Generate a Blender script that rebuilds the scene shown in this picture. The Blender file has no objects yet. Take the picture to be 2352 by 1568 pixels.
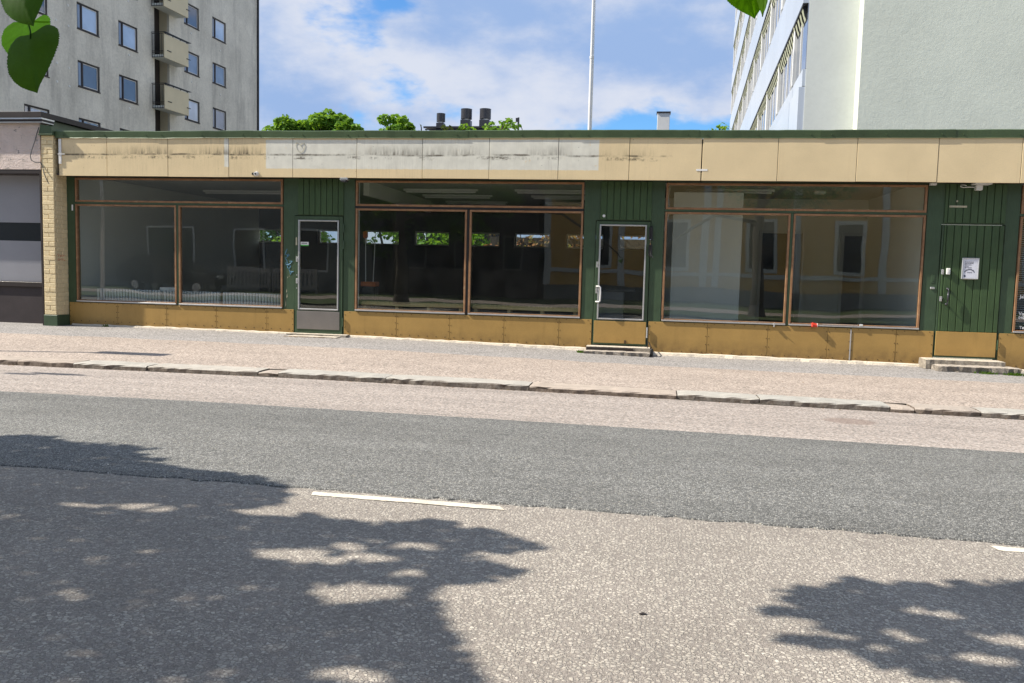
import bpy, bmesh, math, random
import numpy as np
from mathutils import Vector, Matrix

# ------------------------------------------------------------------ camera, sky, sun, exposure
sc = bpy.context.scene
col = sc.collection
rnd = random.Random(7)
CAM = Vector((0.0, -14.56, 1.24))
pitch, roll, yaw = math.radians(4.85), math.radians(1.41), math.radians(9.15)
fwd = Vector((-math.sin(yaw) * math.cos(pitch), math.cos(yaw) * math.cos(pitch), -math.sin(pitch)))
rgt = Vector((math.cos(yaw), math.sin(yaw), 0))
upv = rgt.cross(fwd)
r2 = math.cos(roll) * rgt + math.sin(roll) * upv
u2 = -math.sin(roll) * rgt + math.cos(roll) * upv
cd = bpy.data.cameras.new('camera')
cam = bpy.data.objects.new('camera', cd)
col.objects.link(cam)
M = Matrix.Identity(4)
for i in range(3):
    M[i][0] = r2[i]; M[i][1] = u2[i]; M[i][2] = -fwd[i]; M[i][3] = CAM[i]
cam.matrix_world = M
cd.sensor_width = 36.0
cd.lens = 1950.0 / 2352.0 * 36.0
cd.clip_start = 0.05
cd.clip_end = 3000
sc.camera = cam

SUN = Vector((1.5, 0.31, -1.45)).normalized()          # the way the light travels
SUN_EL = math.asin(-SUN.z)
SUN_ROT = math.atan2(-SUN.x, -SUN.y)
sl = bpy.data.lights.new('sun', 'SUN')
sl.energy = 5.0
sl.angle = math.radians(0.53)
sl.color = (1.0, 0.925, 0.81)
so = bpy.data.objects.new('sun', sl)
col.objects.link(so)
so.rotation_euler = SUN.to_track_quat('-Z', 'Y').to_euler()
so.location = (-30, -20, 40)

w = bpy.data.worlds.new('World')
sc.world = w
w.use_nodes = True
nt = w.node_tree
nt.nodes.clear()
L = nt.links.new


def nd(tree, t, **kw):
    n = tree.nodes.new(t)
    for k, v in kw.items():
        if k.startswith('i_'):
            n.inputs[k[2:].replace('_', ' ')].default_value = v
        else:
            setattr(n, k, v)
    return n


sky = nd(nt, 'ShaderNodeTexSky')
sky.sky_type = 'NISHITA'
sky.sun_disc = False
sky.sun_elevation = SUN_EL
sky.sun_rotation = SUN_ROT
sky.air_density = 1.0
sky.dust_density = 0.4
sky.ozone_density = 2.0
tc = nd(nt, 'ShaderNodeTexCoord')
mp = nd(nt, 'ShaderNodeMapping')
mp.inputs['Scale'].default_value = (1.0, 1.0, 2.0)
mp.inputs['Location'].default_value = (20.850, 10.650, 3.800)
mp.inputs['Rotation'].default_value = (0.0, 0.12, 0.0)
L(tc.outputs['Generated'], mp.inputs['Vector'])
n1 = nd(nt, 'ShaderNodeTexNoise')
n1.inputs['Scale'].default_value = 3.0
n1.inputs['Detail'].default_value = 7
n1.inputs['Roughness'].default_value = 0.55
n1.inputs['Distortion'].default_value = 0.1
L(mp.outputs[0], n1.inputs['Vector'])
cr = nd(nt, 'ShaderNodeMapRange')
cr.inputs['From Min'].default_value = 0.385
cr.inputs['From Max'].default_value = 0.46
cr.interpolation_type = 'SMOOTHSTEP'
L(n1.outputs['Fac'], cr.inputs['Value'])
n2 = nd(nt, 'ShaderNodeTexNoise')
n2.inputs['Scale'].default_value = 4.6
n2.inputs['Detail'].default_value = 9
n2.inputs['Roughness'].default_value = 0.58
L(mp.outputs[0], n2.inputs['Vector'])
cr2 = nd(nt, 'ShaderNodeMapRange')
cr2.inputs['From Min'].default_value = 0.36
cr2.inputs['From Max'].default_value = 0.63
cr2.interpolation_type = 'SMOOTHSTEP'
L(n2.outputs['Fac'], cr2.inputs['Value'])
cmix = nd(nt, 'ShaderNodeMix', data_type='RGBA')
cmix.inputs[6].default_value = (2.1, 3.05, 4.95, 1)     # thin grey-blue cloud
cmix.inputs[7].default_value = (4.45, 4.75, 5.5, 1)     # bright cloud
L(cr2.outputs[0], cmix.inputs[0])
skm = nd(nt, 'ShaderNodeMix', data_type='RGBA', blend_type='MULTIPLY')
skm.inputs[0].default_value = 1.0
skm.inputs[7].default_value = (0.50, 0.84, 1.15, 1)
L(sky.outputs[0], skm.inputs[6])
mx = nd(nt, 'ShaderNodeMix', data_type='RGBA')
L(cr.outputs[0], mx.inputs[0])
L(skm.outputs[2], mx.inputs[6])
L(cmix.outputs[2], mx.inputs[7])
bg = nd(nt, 'ShaderNodeBackground')
bg.inputs['Strength'].default_value = 0.095
L(mx.outputs[2], bg.inputs['Color'])
wo = nd(nt, 'ShaderNodeOutputWorld')
L(bg.outputs[0], wo.inputs['Surface'])

vs = sc.view_settings
vs.view_transform = 'Standard'
vs.look = 'None'
vs.gamma = 1.0
vs.use_curve_mapping = False
vs.exposure = 0.75
sc.cycles.max_bounces = 10
sc.cycles.transparent_max_bounces = 24
sc.cycles.sample_clamp_indirect = 6.0
sc.cycles.caustics_reflective = False
sc.cycles.caustics_refractive = False

# ------------------------------------------------------------------ materials


class MatB:
    """small wrapper for building node materials"""

    def __init__(self, name):
        self.m = bpy.data.materials.new(name)
        self.m.use_nodes = True
        self.t = self.m.node_tree
        self.t.nodes.clear()
        self.out = self.t.nodes.new('ShaderNodeOutputMaterial')
        self.geo = self.t.nodes.new('ShaderNodeNewGeometry')
        self.pos = self.geo.outputs['Position']

    def link(self, a, b):
        self.t.links.new(a, b)

    def put(self, sock, v):
        if isinstance(v, bpy.types.NodeSocket):
            self.link(v, sock)
        elif isinstance(v, (tuple, list)) and len(v) == 3 and sock.type == 'RGBA':
            sock.default_value = (*v, 1)
        else:
            sock.default_value = v

    def math(self, op, a, b=0.0, c=None, clamp=False):
        n = self.t.nodes.new('ShaderNodeMath')
        n.operation = op
        n.use_clamp = clamp
        self.put(n.inputs[0], a)
        self.put(n.inputs[1], b)
        if c is not None:
            self.put(n.inputs[2], c)
        return n.outputs[0]

    def map(self, scale=(1, 1, 1), rot=(0, 0, 0), loc=(0, 0, 0), src=None):
        n = self.t.nodes.new('ShaderNodeMapping')
        n.inputs['Scale'].default_value = scale
        n.inputs['Rotation'].default_value = rot
        n.inputs['Location'].default_value = loc
        self.link(src or self.pos, n.inputs['Vector'])
        return n.outputs[0]

    def noise(self, scale, detail=4, rough=0.55, vec=None, dist=0.0):
        n = self.t.nodes.new('ShaderNodeTexNoise')
        n.inputs['Scale'].default_value = scale
        n.inputs['Detail'].default_value = detail
        n.inputs['Roughness'].default_value = rough
        n.inputs['Distortion'].default_value = dist
        self.link(vec or self.pos, n.inputs['Vector'])
        return n.outputs['Fac']

    def vor(self, scale, feature='F1', vec=None, rand=1.0):
        n = self.t.nodes.new('ShaderNodeTexVoronoi')
        n.feature = feature
        n.inputs['Scale'].default_value = scale
        n.inputs['Randomness'].default_value = rand
        self.link(vec or self.pos, n.inputs['Vector'])
        return n

    def rng(self, v, a, b, c=0.0, d=1.0, smooth=False):
        n = self.t.nodes.new('ShaderNodeMapRange')
        if smooth:
            n.interpolation_type = 'SMOOTHSTEP'
        self.put(n.inputs['Value'], v)
        n.inputs['From Min'].default_value = a
        n.inputs['From Max'].default_value = b
        n.inputs['To Min'].default_value = c
        n.inputs['To Max'].default_value = d
        return n.outputs[0]

    def mix(self, f, a, b, mode='MIX'):
        n = self.t.nodes.new('ShaderNodeMix')
        n.data_type = 'RGBA'
        n.blend_type = mode
        self.put(n.inputs[0], f)
        self.put(n.inputs[6], a)
        self.put(n.inputs[7], b)
        return n.outputs[2]

    def scale(self, c, f):
        n = self.t.nodes.new('ShaderNodeVectorMath')
        n.operation = 'SCALE'
        self.put(n.inputs[0], c)
        self.put(n.inputs[3], f)
        return n.outputs[0]

    def rand(self):
        n = self.t.nodes.new('ShaderNodeObjectInfo')
        return n.outputs['Random']

    def sep(self):
        n = self.t.nodes.new('ShaderNodeSeparateXYZ')
        self.link(self.pos, n.inputs[0])
        return n.outputs

    def bump(self, h, strength=0.3, dist=0.01):
        n = self.t.nodes.new('ShaderNodeBump')
        n.inputs['Strength'].default_value = strength
        n.inputs['Distance'].default_value = dist
        self.link(h, n.inputs['Height'])
        return n.outputs[0]

    def bsdf(self, color, rough=0.7, normal=None, metallic=0.0, spec=0.4):
        n = self.t.nodes.new('ShaderNodeBsdfPrincipled')
        self.put(n.inputs['Base Color'], color)
        self.put(n.inputs['Roughness'], rough)
        n.inputs['Metallic'].default_value = metallic
        n.inputs['Specular IOR Level'].default_value = spec
        if normal is not None:
            self.link(normal, n.inputs['Normal'])
        return n.outputs[0]

    def done(self, sh):
        self.link(sh, self.out.inputs['Surface'])
        return self.m


def plain(name, c, rough=0.6, var=0.18, vscale=3.0, fine=0.12, fscale=55.0, bump=0.15, bd=0.004, metallic=0.0, spec=0.4,
          stretch=(1, 1, 1), objrand=0.0):
    b = MatB(name)
    v = b.map(scale=stretch)
    a = b.noise(vscale, 5, 0.6, v)
    f = b.noise(fscale, 3, 0.6, v)
    k = b.math('ADD', b.rng(a, 0.25, 0.75, 1 - var, 1 + var), b.rng(f, 0.25, 0.75, -fine, fine))
    if objrand:
        k = b.math('MULTIPLY', k, b.rng(b.rand(), 0, 1, 1 - objrand, 1 + objrand))
    return b.done(b.bsdf(b.scale(c, k), rough, b.bump(f, bump, bd), metallic, spec))


def mat_cream():
    b = MatB('cream_panel_paint')
    x, y, z = b.sep()
    base = b.scale((0.735, 0.595, 0.36), b.math('ADD', b.rng(b.noise(1.6, 5), 0.3, 0.7, 0.93, 1.06),
                                              b.rng(b.noise(70, 3), 0.3, 0.7, -0.035, 0.035)))
    # white paint left where a sign used to be (a stain with its own outline)
    wob = b.math('MULTIPLY', b.math('SUBTRACT', b.noise(25, 3), 0.5), 0.025)
    zx = b.math('ADD', z, wob)
    xx = b.math('ADD', x, wob)

    def inside(v, lo, hi, s=0.006):
        return b.math('MULTIPLY', b.rng(v, lo - s, lo + s), b.rng(v, hi - s, hi + s, 1.0, 0.0))
    patch = b.math('MULTIPLY', inside(xx, -6.76, -0.92), inside(zx, 2.905, 3.40))
    patch2 = b.math('MULTIPLY', inside(xx, -7.545, -7.46), inside(zx, 2.93, 3.46))
    patch = b.math('MAXIMUM', patch, patch2)
    peel = b.rng(b.noise(11, 7, 0.7), 0.66, 0.70, 1.0, 0.0)
    patch = b.math('MULTIPLY', patch, peel)
    wht = b.scale((0.71, 0.70, 0.61), b.rng(b.noise(6, 5), 0.3, 0.7, 0.9, 1.07))
    c = b.mix(patch, base, wht)
    # dirt: two wavering grime lines and the runs above them, only left of the newer panels
    zone = b.rng(b.math('ADD', x, b.math('MULTIPLY', b.noise(3, 2), 0.5)), 0.32, 0.52, 1.0, 0.0)
    wav = b.math('MULTIPLY', b.math('SUBTRACT', b.noise(1.7, 5), 0.5), 0.055)
    zz = b.math('ADD', z, wav)
    brk = b.rng(b.noise(2.6, 5, 0.65), 0.42, 0.58)
    thick = b.math('ABSOLUTE', b.math('SUBTRACT', zz, 3.142))
    line1 = b.math('MULTIPLY', b.rng(b.math('ADD', thick, b.math('MULTIPLY', b.noise(40, 4), 0.012)), 0.012, 0.030, 1.0, 0.0), b.math('ADD', 0.10, b.math('MULTIPLY', brk, 0.9)))
    thick2 = b.math('ABSOLUTE', b.math('SUBTRACT', zz, 3.092))
    brk2 = b.math('MULTIPLY', b.rng(b.noise(1.9, 7, 0.8, b.map(loc=(7, 0, 0), scale=(1, 1, .3))), 0.50, 0.60), b.rng(b.noise(30, 4, 0.7, b.map(scale=(.4, 1, 1))), 0.40, 0.56))
    line2 = b.math('MULTIPLY', b.rng(b.math('ADD', thick2, b.math('MULTIPLY', b.noise(35, 4), 0.02)), 0.020, 0.052, 1.0, 0.0), brk2)
    runs = b.rng(b.noise(8, 5, 0.75, b.map(scale=(2.0, 1, 0.25))), 0.36, 0.62)
    big = b.rng(b.noise(1.1, 4, 0.6, b.map(loc=(2.4, 0, 0), scale=(1, 1, 0.3))), 0.42, 0.66)
    above = b.math('MULTIPLY', b.rng(zz, 3.13, 3.15), b.rng(zz, 3.14, 3.33, 1.0, 0.0))
    r1 = b.math('MULTIPLY', b.math('MULTIPLY', runs, above), b.math('ADD', b.math('MULTIPLY', big, 1.25), 0.05))
    low = b.rng(b.noise(16, 4, 0.8, b.map(scale=(3.2, 1, 0.10))), 0.50, 0.74)
    r2_ = b.math('MULTIPLY', b.math('MULTIPLY', low, b.rng(zz, 3.46, 2.78, 0.75, 0.45)), b.math('ADD', big, 0.3))
    spots = b.rng(b.vor(9.0, vec=b.map(scale=(1, 1, 0.7))).outputs['Distance'], 0.03, 0.06, 0.75, 0.0)
    d = b.math('MAXIMUM', b.math('MAXIMUM', line1, line2), b.math('MAXIMUM', b.math('MULTIPLY', r1, 0.95), b.math('MULTIPLY', r2_, 0.42)))
    d = b.math('MAXIMUM', d, spots)
    d = b.math('MULTIPLY', d, zone)
    c = b.mix(b.math('MULTIPLY', d, 0.9, clamp=True), c, (0.075, 0.062, 0.038))
    # faint rust runs on the newer panels
    rr = b.rng(b.noise(3.0, 4, 0.6, b.map(scale=(1.6, 1, 0.10), loc=(11, 0, 0))), 0.60, 0.78, 0.0, 0.22)
    c = b.mix(rr, c, (0.38, 0.24, 0.11))
    nrm = b.bump(b.math('ADD', b.noise(2.0, 3), b.math('MULTIPLY', b.noise(90, 2), 0.12)), 0.25, 0.012)
    return b.done(b.bsdf(c, 0.55, nrm, 0, 0.35))


def mat_green(name='green_wall_paint', c=(0.050, 0.086, 0.046), rough=0.45):
    b = MatB(name)
    grain = b.noise(60, 4, 0.6, b.map(scale=(1, 1, 0.12)))
    big = b.noise(2.5, 5)
    k = b.math('ADD', b.rng(grain, 0.3, 0.7, 0.84, 1.12), b.rng(big, 0.3, 0.7, -0.12, 0.14))
    cc = b.scale(c, k)
    dust = b.rng(b.noise(9, 6, 0.7), 0.62, 0.8, 0.0, 0.25)
    cc = b.mix(dust, cc, (0.12, 0.135, 0.085))
    return b.done(b.bsdf(cc, rough, b.bump(grain, 0.25, 0.004), 0, 0.4))


def mat_ochre():
    b = MatB('ochre_panel')
    x, y, z = b.sep()
    n = b.noise(2.2, 6, 0.65)
    f = b.noise(80, 3)
    c = b.scale((0.40, 0.25, 0.078), b.math('ADD', b.rng(n, 0.3, 0.7, 0.91, 1.08), b.rng(f, 0.3, 0.7, -0.06, 0.06)))
    dark_tone = b.math('MULTIPLY', b.rng(z, 0.16, -0.12), b.rng(b.noise(7, 6, 0.7), 0.35, 0.7, 0.2, 1.0))  # panels get darker and browner towards the ground, broken up by noise
    c = b.mix(b.math('MULTIPLY', dark_tone, 0.8, clamp=True), c, (0.09, 0.055, 0.03))
    scr = b.rng(b.noise(18, 6, 0.8, b.map(scale=(1, 1, 0.4), rot=(0, 0.6, 0))), 0.70, 0.74, 0, 0.5)
    c = b.mix(scr, c, (0.5, 0.4, 0.2))
    stain = b.rng(b.noise(5, 4, 0.6, b.map(scale=(1.5, 1, 0.25), loc=(3, 0, 0))), 0.56, 0.75, 0, 0.2)
    c = b.mix(stain, c, (0.16, 0.095, 0.03))
    return b.done(b.bsdf(c, 0.42, b.bump(n, 0.12, 0.02), 0, 0.4))


def mat_wood():
    b = MatB('window_wood')
    g = b.noise(28, 5, 0.7, b.map(scale=(1, 1, 0.25)))
    n = b.noise(5, 5, 0.7)
    c = b.mix(b.rng(n, 0.35, 0.65), (0.35, 0.195, 0.10), (0.22, 0.115, 0.055))
    c = b.mix(b.rng(g, 0.62, 0.70, 0, 0.9), c, (0.06, 0.035, 0.025))
    c = b.mix(b.rng(b.noise(17, 6, 0.7), 0.60, 0.68, 0, 0.7), c, (0.50, 0.36, 0.22))
    return b.done(b.bsdf(c, 0.5, b.bump(g, 0.4, 0.004)))


def mat_glass(name, tint=(0.93, 0.955, 0.945), f0=0.090, haze=0.0):
    b = MatB(name)
    lw = b.t.nodes.new('ShaderNodeLayerWeight')
    lw.inputs['Blend'].default_value = 0.5
    p = b.math('POWER', lw.outputs['Facing'], 5.0)
    fac = b.math('ADD', f0, b.math('MULTIPLY', p, 1 - f0))
    tr = b.t.nodes.new('ShaderNodeBsdfTransparent')
    b.put(tr.inputs['Color'], (*tint, 1))
    gl = b.t.nodes.new('ShaderNodeBsdfGlossy')
    gl.inputs['Roughness'].default_value = 0.0
    wav = b.noise(0.55, 2, 0.4)
    b.link(b.bump(wav, 0.10, 0.05), gl.inputs['Normal'])
    ms = b.t.nodes.new('ShaderNodeMixShader')
    b.put(ms.inputs[0], fac)
    b.link(tr.outputs[0], ms.inputs[1])
    b.link(gl.outputs[0], ms.inputs[2])
    res = ms.outputs[0]
    if haze:
        df = b.t.nodes.new('ShaderNodeBsdfDiffuse')
        b.put(df.inputs['Color'], (0.6, 0.62, 0.6, 1))
        m2 = b.t.nodes.new('ShaderNodeMixShader')
        b.put(m2.inputs[0], b.rng(b.noise(3, 6, 0.7), 0.3, 0.75, 0.2 * haze, 1.6 * haze))
        b.link(res, m2.inputs[1])
        b.link(df.outputs[0], m2.inputs[2])
        res = m2.outputs[0]
    return b.done(res)


def mat_leaf(name, c1, c2, trans=(0.20, 0.34, 0.03), rough=0.45, tf=0.35, spec=0.18):
    b = MatB(name)
    isl = b.geo.outputs['Random Per Island']
    c = b.mix(b.rng(isl, 0, 1), c1, c2)
    c = b.scale(c, b.math('MULTIPLY', b.rng(b.noise(55, 4, 0.6), 0.3, 0.7, 0.78, 1.2), b.rng(b.vor(160, 'DISTANCE_TO_EDGE').outputs['Distance'], 0.0, 0.12, 1.25, 1.0)))
    n = b.t.nodes.new('ShaderNodeBsdfPrincipled')
    b.put(n.inputs['Base Color'], c)
    n.inputs['Roughness'].default_value = rough
    n.inputs['Specular IOR Level'].default_value = spec
    t = b.t.nodes.new('ShaderNodeBsdfTranslucent')
    b.put(t.inputs['Color'], (*trans, 1))
    ms = b.t.nodes.new('ShaderNodeMixShader')
    ms.inputs[0].default_value = tf
    b.link(n.outputs[0], ms.inputs[1])
    b.link(t.outputs[0], ms.inputs[2])
    return b.done(ms.outputs[0])


def mat_road_coarse():
    b = MatB('worn_road_aggregate')
    v2 = b.map(scale=(1, 1, 0.0))
    wv = b.t.nodes.new('ShaderNodeVectorMath')
    wv.operation = 'ADD'
    b.link(v2, wv.inputs[0])
    nz = b.t.nodes.new('ShaderNodeTexNoise')
    nz.inputs['Scale'].default_value = 60
    b.link(v2, nz.inputs['Vector'])
    b.link(b.scale(nz.outputs['Color'], 0.008), wv.inputs[1])
    v = wv.outputs[0]
    a = b.vor(54, 'F1', v)
    e = b.vor(54, 'DISTANCE_TO_EDGE', v)
    a2 = b.vor(125, 'F1', v)
    e2 = b.vor(125, 'DISTANCE_TO_EDGE', v)
    s1 = b.t.nodes.new('ShaderNodeSeparateColor')
    b.link(a.outputs['Color'], s1.inputs[0])
    s2 = b.t.nodes.new('ShaderNodeSeparateColor')
    b.link(a2.outputs['Color'], s2.inputs[0])
    stone = b.math('MULTIPLY', b.rng(e.outputs['Distance'], 0.05, 0.13), b.rng(s1.outputs[0], 0.34, 0.38))
    small = b.math('MULTIPLY', b.rng(e2.outputs['Distance'], 0.04, 0.14), b.rng(s2.outputs[0], 0.30, 0.34))
    small = b.math('MULTIPLY', small, b.math('SUBTRACT', 1.0, stone))
    bind = b.scale((0.265, 0.236, 0.208), b.rng(b.noise(150, 3), 0.25, 0.75, 0.6, 1.4))
    sc1 = b.scale(b.mix(s1.outputs[1], (0.49, 0.45, 0.385), (0.345, 0.315, 0.275)), b.rng(s1.outputs[2], 0, 1, 0.78, 1.16))
    sc2 = b.scale(b.mix(s2.outputs[1], (0.42, 0.38, 0.33), (0.275, 0.245, 0.22)), b.rng(s2.outputs[2], 0, 1, 0.68, 1.2))
    c = b.mix(stone, b.mix(small, bind, sc2), sc1)
    c = b.mix(b.rng(b.noise(0.9, 3, 0.5, b.map(scale=(0.25, 1.6, 0), loc=(5, 3, 0))), 0.4, 0.7, 0, 0.22), c, (0.24, 0.205, 0.18))
    c = b.scale(c, b.rng(b.noise(1.1, 6, 0.65), 0.3, 0.7, 0.86, 1.10))
    oil = b.rng(b.noise(2.3, 6, 0.7, b.map(scale=(0.6, 1, 0), loc=(9, 1, 0))), 0.62, 0.74, 0, 0.35)
    c = b.mix(oil, c, (0.14, 0.125, 0.112))
    spk = b.rng(b.vor(7, vec=v2).outputs['Distance'], 0.012, 0.03, 0.7, 0)
    c = b.mix(spk, c, (0.06, 0.05, 0.045))
    # tyre-darkened band
    h = b.math('ADD', b.math('MULTIPLY', stone, b.rng(a.outputs['Distance'], 0.0, 0.6, 1.0, 0.55)), b.math('MULTIPLY', small, 0.45))
    h = b.math('ADD', h, b.math('MULTIPLY', b.noise(240, 2), 0.25))
    return b.done(b.bsdf(c, 0.8, b.bump(h, 1.0, 0.006), 0, 0.3))


def mat_line():
    b = MatB('worn_road_paint')
    v = b.map(scale=(1, 1, 0))
    c = b.scale((0.66, 0.60, 0.49), b.rng(b.noise(6, 5), 0.3, 0.7, 0.85, 1.08))
    worn = b.rng(b.noise(42, 6, 0.75, v), 0.57, 0.66, 0, 0.85)
    worn = b.math('MULTIPLY', worn, b.rng(b.noise(5, 4, 0.6, v), 0.35, 0.65, 0.25, 1.0))
    c = b.mix(worn, c, (0.30, 0.265, 0.225))
    return b.done(b.bsdf(c, 0.75, b.bump(b.vor(54, vec=v).outputs['Distance'], 0.6, 0.004), 0, 0.3))


def mat_road_new():
    b = MatB('newer_asphalt')
    v2 = b.map(scale=(1, 1, 0.0))
    a = b.vor(85, 'F1', v2)
    e = b.vor(85, 'DISTANCE_TO_EDGE', v2)
    s1 = b.t.nodes.new('ShaderNodeSeparateColor')
    b.link(a.outputs['Color'], s1.inputs[0])
    st = b.rng(e.outputs['Distance'], 0.03, 0.16)
    cs = b.scale((0.245, 0.242, 0.226), b.rng(s1.outputs[0], 0, 1, 0.4, 1.6))
    cs = b.mix(b.rng(s1.outputs[1], 0.955, 0.965), cs, (0.36, 0.34, 0.29))
    c = b.mix(st, (0.075, 0.077, 0.075), cs)
    x, y, z = b.sep()
    band = b.noise(0.8, 4, 0.55, b.map(scale=(0.12, 1.6, 0)))
    c = b.scale(c, b.rng(band, 0.3, 0.7, 0.80, 1.20))
    c = b.scale(c, b.rng(b.noise(2.5, 5, 0.65, b.map(scale=(0.5, 1, 0))), 0.3, 0.7, 0.9, 1.1))
    sp = b.rng(b.noise(5, 5, 0.7), 0.70, 0.76, 0, 0.3)
    c = b.mix(sp, c, (0.08, 0.08, 0.08))
    h = b.math('MULTIPLY', st, b.rng(a.outputs['Distance'], 0, 0.6, 1, 0.4))
    return b.done(b.bsdf(c, 0.78, b.bump(h, 1.0, 0.003), 0, 0.32))


def mat_road_edge():
    b = MatB('old_pinkish_asphalt')
    v2 = b.map(scale=(1, 1, 0.0))
    a = b.vor(62, 'F1', v2)
    s1 = b.t.nodes.new('ShaderNodeSeparateColor')
    b.link(a.outputs['Color'], s1.inputs[0])
    c = b.scale(b.mix(s1.outputs[1], (0.365, 0.312, 0.272), (0.29, 0.262, 0.24)), b.rng(s1.outputs[0], 0, 1, 0.56, 1.36))
    band = b.noise(1.5, 5, 0.6, b.map(scale=(0.10, 1.9, 0)))
    c = b.scale(c, b.rng(band, 0.3, 0.7, 0.84, 1.12))
    dk = b.rng(b.noise(2.2, 5, 0.7, b.map(scale=(0.35, 1.6, 0), loc=(4, 2, 0))), 0.60, 0.70, 0, 0.42)
    c = b.mix(dk, c, (0.19, 0.155, 0.135))
    # faint dark round patch worn into the strip
    px_, py_, pz_ = b.sep()
    ex = b.math('POWER', b.math('DIVIDE', b.math('SUBTRACT', px_, 2.02), 0.26), 2.0)
    ey = b.math('POWER', b.math('DIVIDE', b.math('ADD', py_, 5.72), 0.19), 2.0)
    rr_ = b.math('ADD', b.math('ADD', ex, ey), b.math('MULTIPLY', b.math('SUBTRACT', b.noise(9, 4), 0.5), 0.9))
    c = b.mix(b.rng(rr_, 0.7, 1.1, 0.55, 0.0), c, (0.20, 0.145, 0.12))
    return b.done(b.bsdf(c, 0.85, b.bump(a.outputs['Distance'], 0.8, 0.003), 0, 0.25))


def mat_pavement():
    b = MatB('pavement_asphalt')
    v2 = b.map(scale=(1, 1, 0.0))
    x, y, z = b.sep()
    a = b.vor(58, 'F1', v2)
    s1 = b.t.nodes.new('ShaderNodeSeparateColor')
    b.link(a.outputs['Color'], s1.inputs[0])
    pink = b.mix(s1.outputs[1], (0.395, 0.325, 0.272), (0.31, 0.268, 0.232))
    grey = b.mix(s1.outputs[1], (0.32, 0.30, 0.282), (0.25, 0.24, 0.232))
    edge = b.math('ADD', y, b.math('MULTIPLY', b.math('SUBTRACT', b.noise(1.2, 3), 0.5), 0.30))
    edge = b.math('ADD', edge, b.math('MULTIPLY', b.math('SUBTRACT', b.noise(14, 3), 0.5), 0.10))
    c = b.mix(b.rng(edge, -1.86, -1.80), pink, grey)
    c = b.scale(c, b.rng(s1.outputs[0], 0, 1, 0.52, 1.45))
    c = b.scale(c, b.rng(b.noise(1.3, 6, 0.65, b.map(scale=(0.4, 1.2, 0))), 0.3, 0.7, 0.88, 1.10))
    dk = b.rng(b.noise(4, 6, 0.75), 0.66, 0.76, 0, 0.3)
    c = b.mix(dk, c, (0.17, 0.15, 0.14))
    # repaired seam running from the first door to the kerb
    t = b.math('ADD', b.math('ADD', x, b.math('MULTIPLY', y, -0.62)), b.math('MULTIPLY', b.math('SUBTRACT', b.noise(6, 4), 0.5), 0.10))
    crack = b.rng(b.math('ABSOLUTE', b.math('ADD', t, 1.72)), 0.006, 0.022, 0.62, 0.0)
    crack = b.math('MULTIPLY', crack, b.rng(b.noise(3, 4), 0.40, 0.52))
    c = b.mix(crack, c, (0.07, 0.06, 0.055))
    return b.done(b.bsdf(c, 0.85, b.bump(a.outputs['Distance'], 0.7, 0.003), 0, 0.25))


def mat_kerb():
    b = MatB('granite_kerb')
    x, y, z = b.sep()
    n = b.noise(120, 3, 0.7)
    r = b.rand()
    c = b.mix(r, (0.47, 0.425, 0.365), (0.405, 0.39, 0.35))
    c = b.mix(b.rng(b.math('FRACT', b.math('MULTIPLY', r, 7.3)), 0.62, 0.66, 0, 0.45), c, (0.38, 0.285, 0.225))
    c = b.scale(c, b.math('ADD', b.rng(n, 0.25, 0.75, 0.68, 1.22), b.rng(b.noise(6, 5), 0.3, 0.7, -0.12, 0.12)))
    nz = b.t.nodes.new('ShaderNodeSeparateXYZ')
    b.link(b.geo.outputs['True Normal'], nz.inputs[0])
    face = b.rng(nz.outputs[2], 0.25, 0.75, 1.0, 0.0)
    dark_tone = b.math('MULTIPLY', face, b.rng(b.noise(14, 5, 0.7), 0.3, 0.62, 0.45, 0.95))  # upright faces turn darker brown than the top, uneven by noise
    c = b.mix(dark_tone, c, (0.105, 0.078, 0.060))
    return b.done(b.bsdf(c, 0.8, b.bump(b.noise(45, 5, 0.7), 0.8, 0.012), 0, 0.3))


def mat_concrete(name, c, b1=0.7):
    b = MatB(name)
    n = b.noise(40, 5, 0.7)
    cc = b.scale(c, b.math('ADD', b.rng(n, 0.25, 0.75, 0.78, 1.18), b.rng(b.noise(5, 4), 0.3, 0.7, -0.14, 0.14)))
    nz = b.t.nodes.new('ShaderNodeSeparateXYZ')
    b.link(b.geo.outputs['True Normal'], nz.inputs[0])
    face = b.rng(nz.outputs[2], 0.2, 0.7, 0.72, 0.0)
    cc = b.mix(b.math('MULTIPLY', face, b.rng(b.noise(12, 5, 0.7), 0.3, 0.6, 0.5, 1)), cc, (0.10, 0.088, 0.075))
    return b.done(b.bsdf(cc, 0.85, b.bump(n, b1, 0.02), 0, 0.25))


def mat_roughcast():
    b = MatB('pink_roughcast')
    n = b.noise(16, 6, 0.75, b.map(scale=(1, 1, 1.5)))
    c = b.scale((0.72, 0.615, 0.56), b.rng(b.noise(3, 5), 0.3, 0.7, 0.9, 1.08))
    fl = b.rng(b.noise(5, 7, 0.75, dist=0.4), 0.575, 0.61, 0, 0.95)
    c = b.mix(b.math('MULTIPLY', fl, b.rng(b.noise(22, 4), 0.35, 0.5)), c, (0.27, 0.25, 0.23))
    return b.done(b.bsdf(c, 0.9, b.bump(n, 0.9, 0.05), 0, 0.2))


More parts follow.
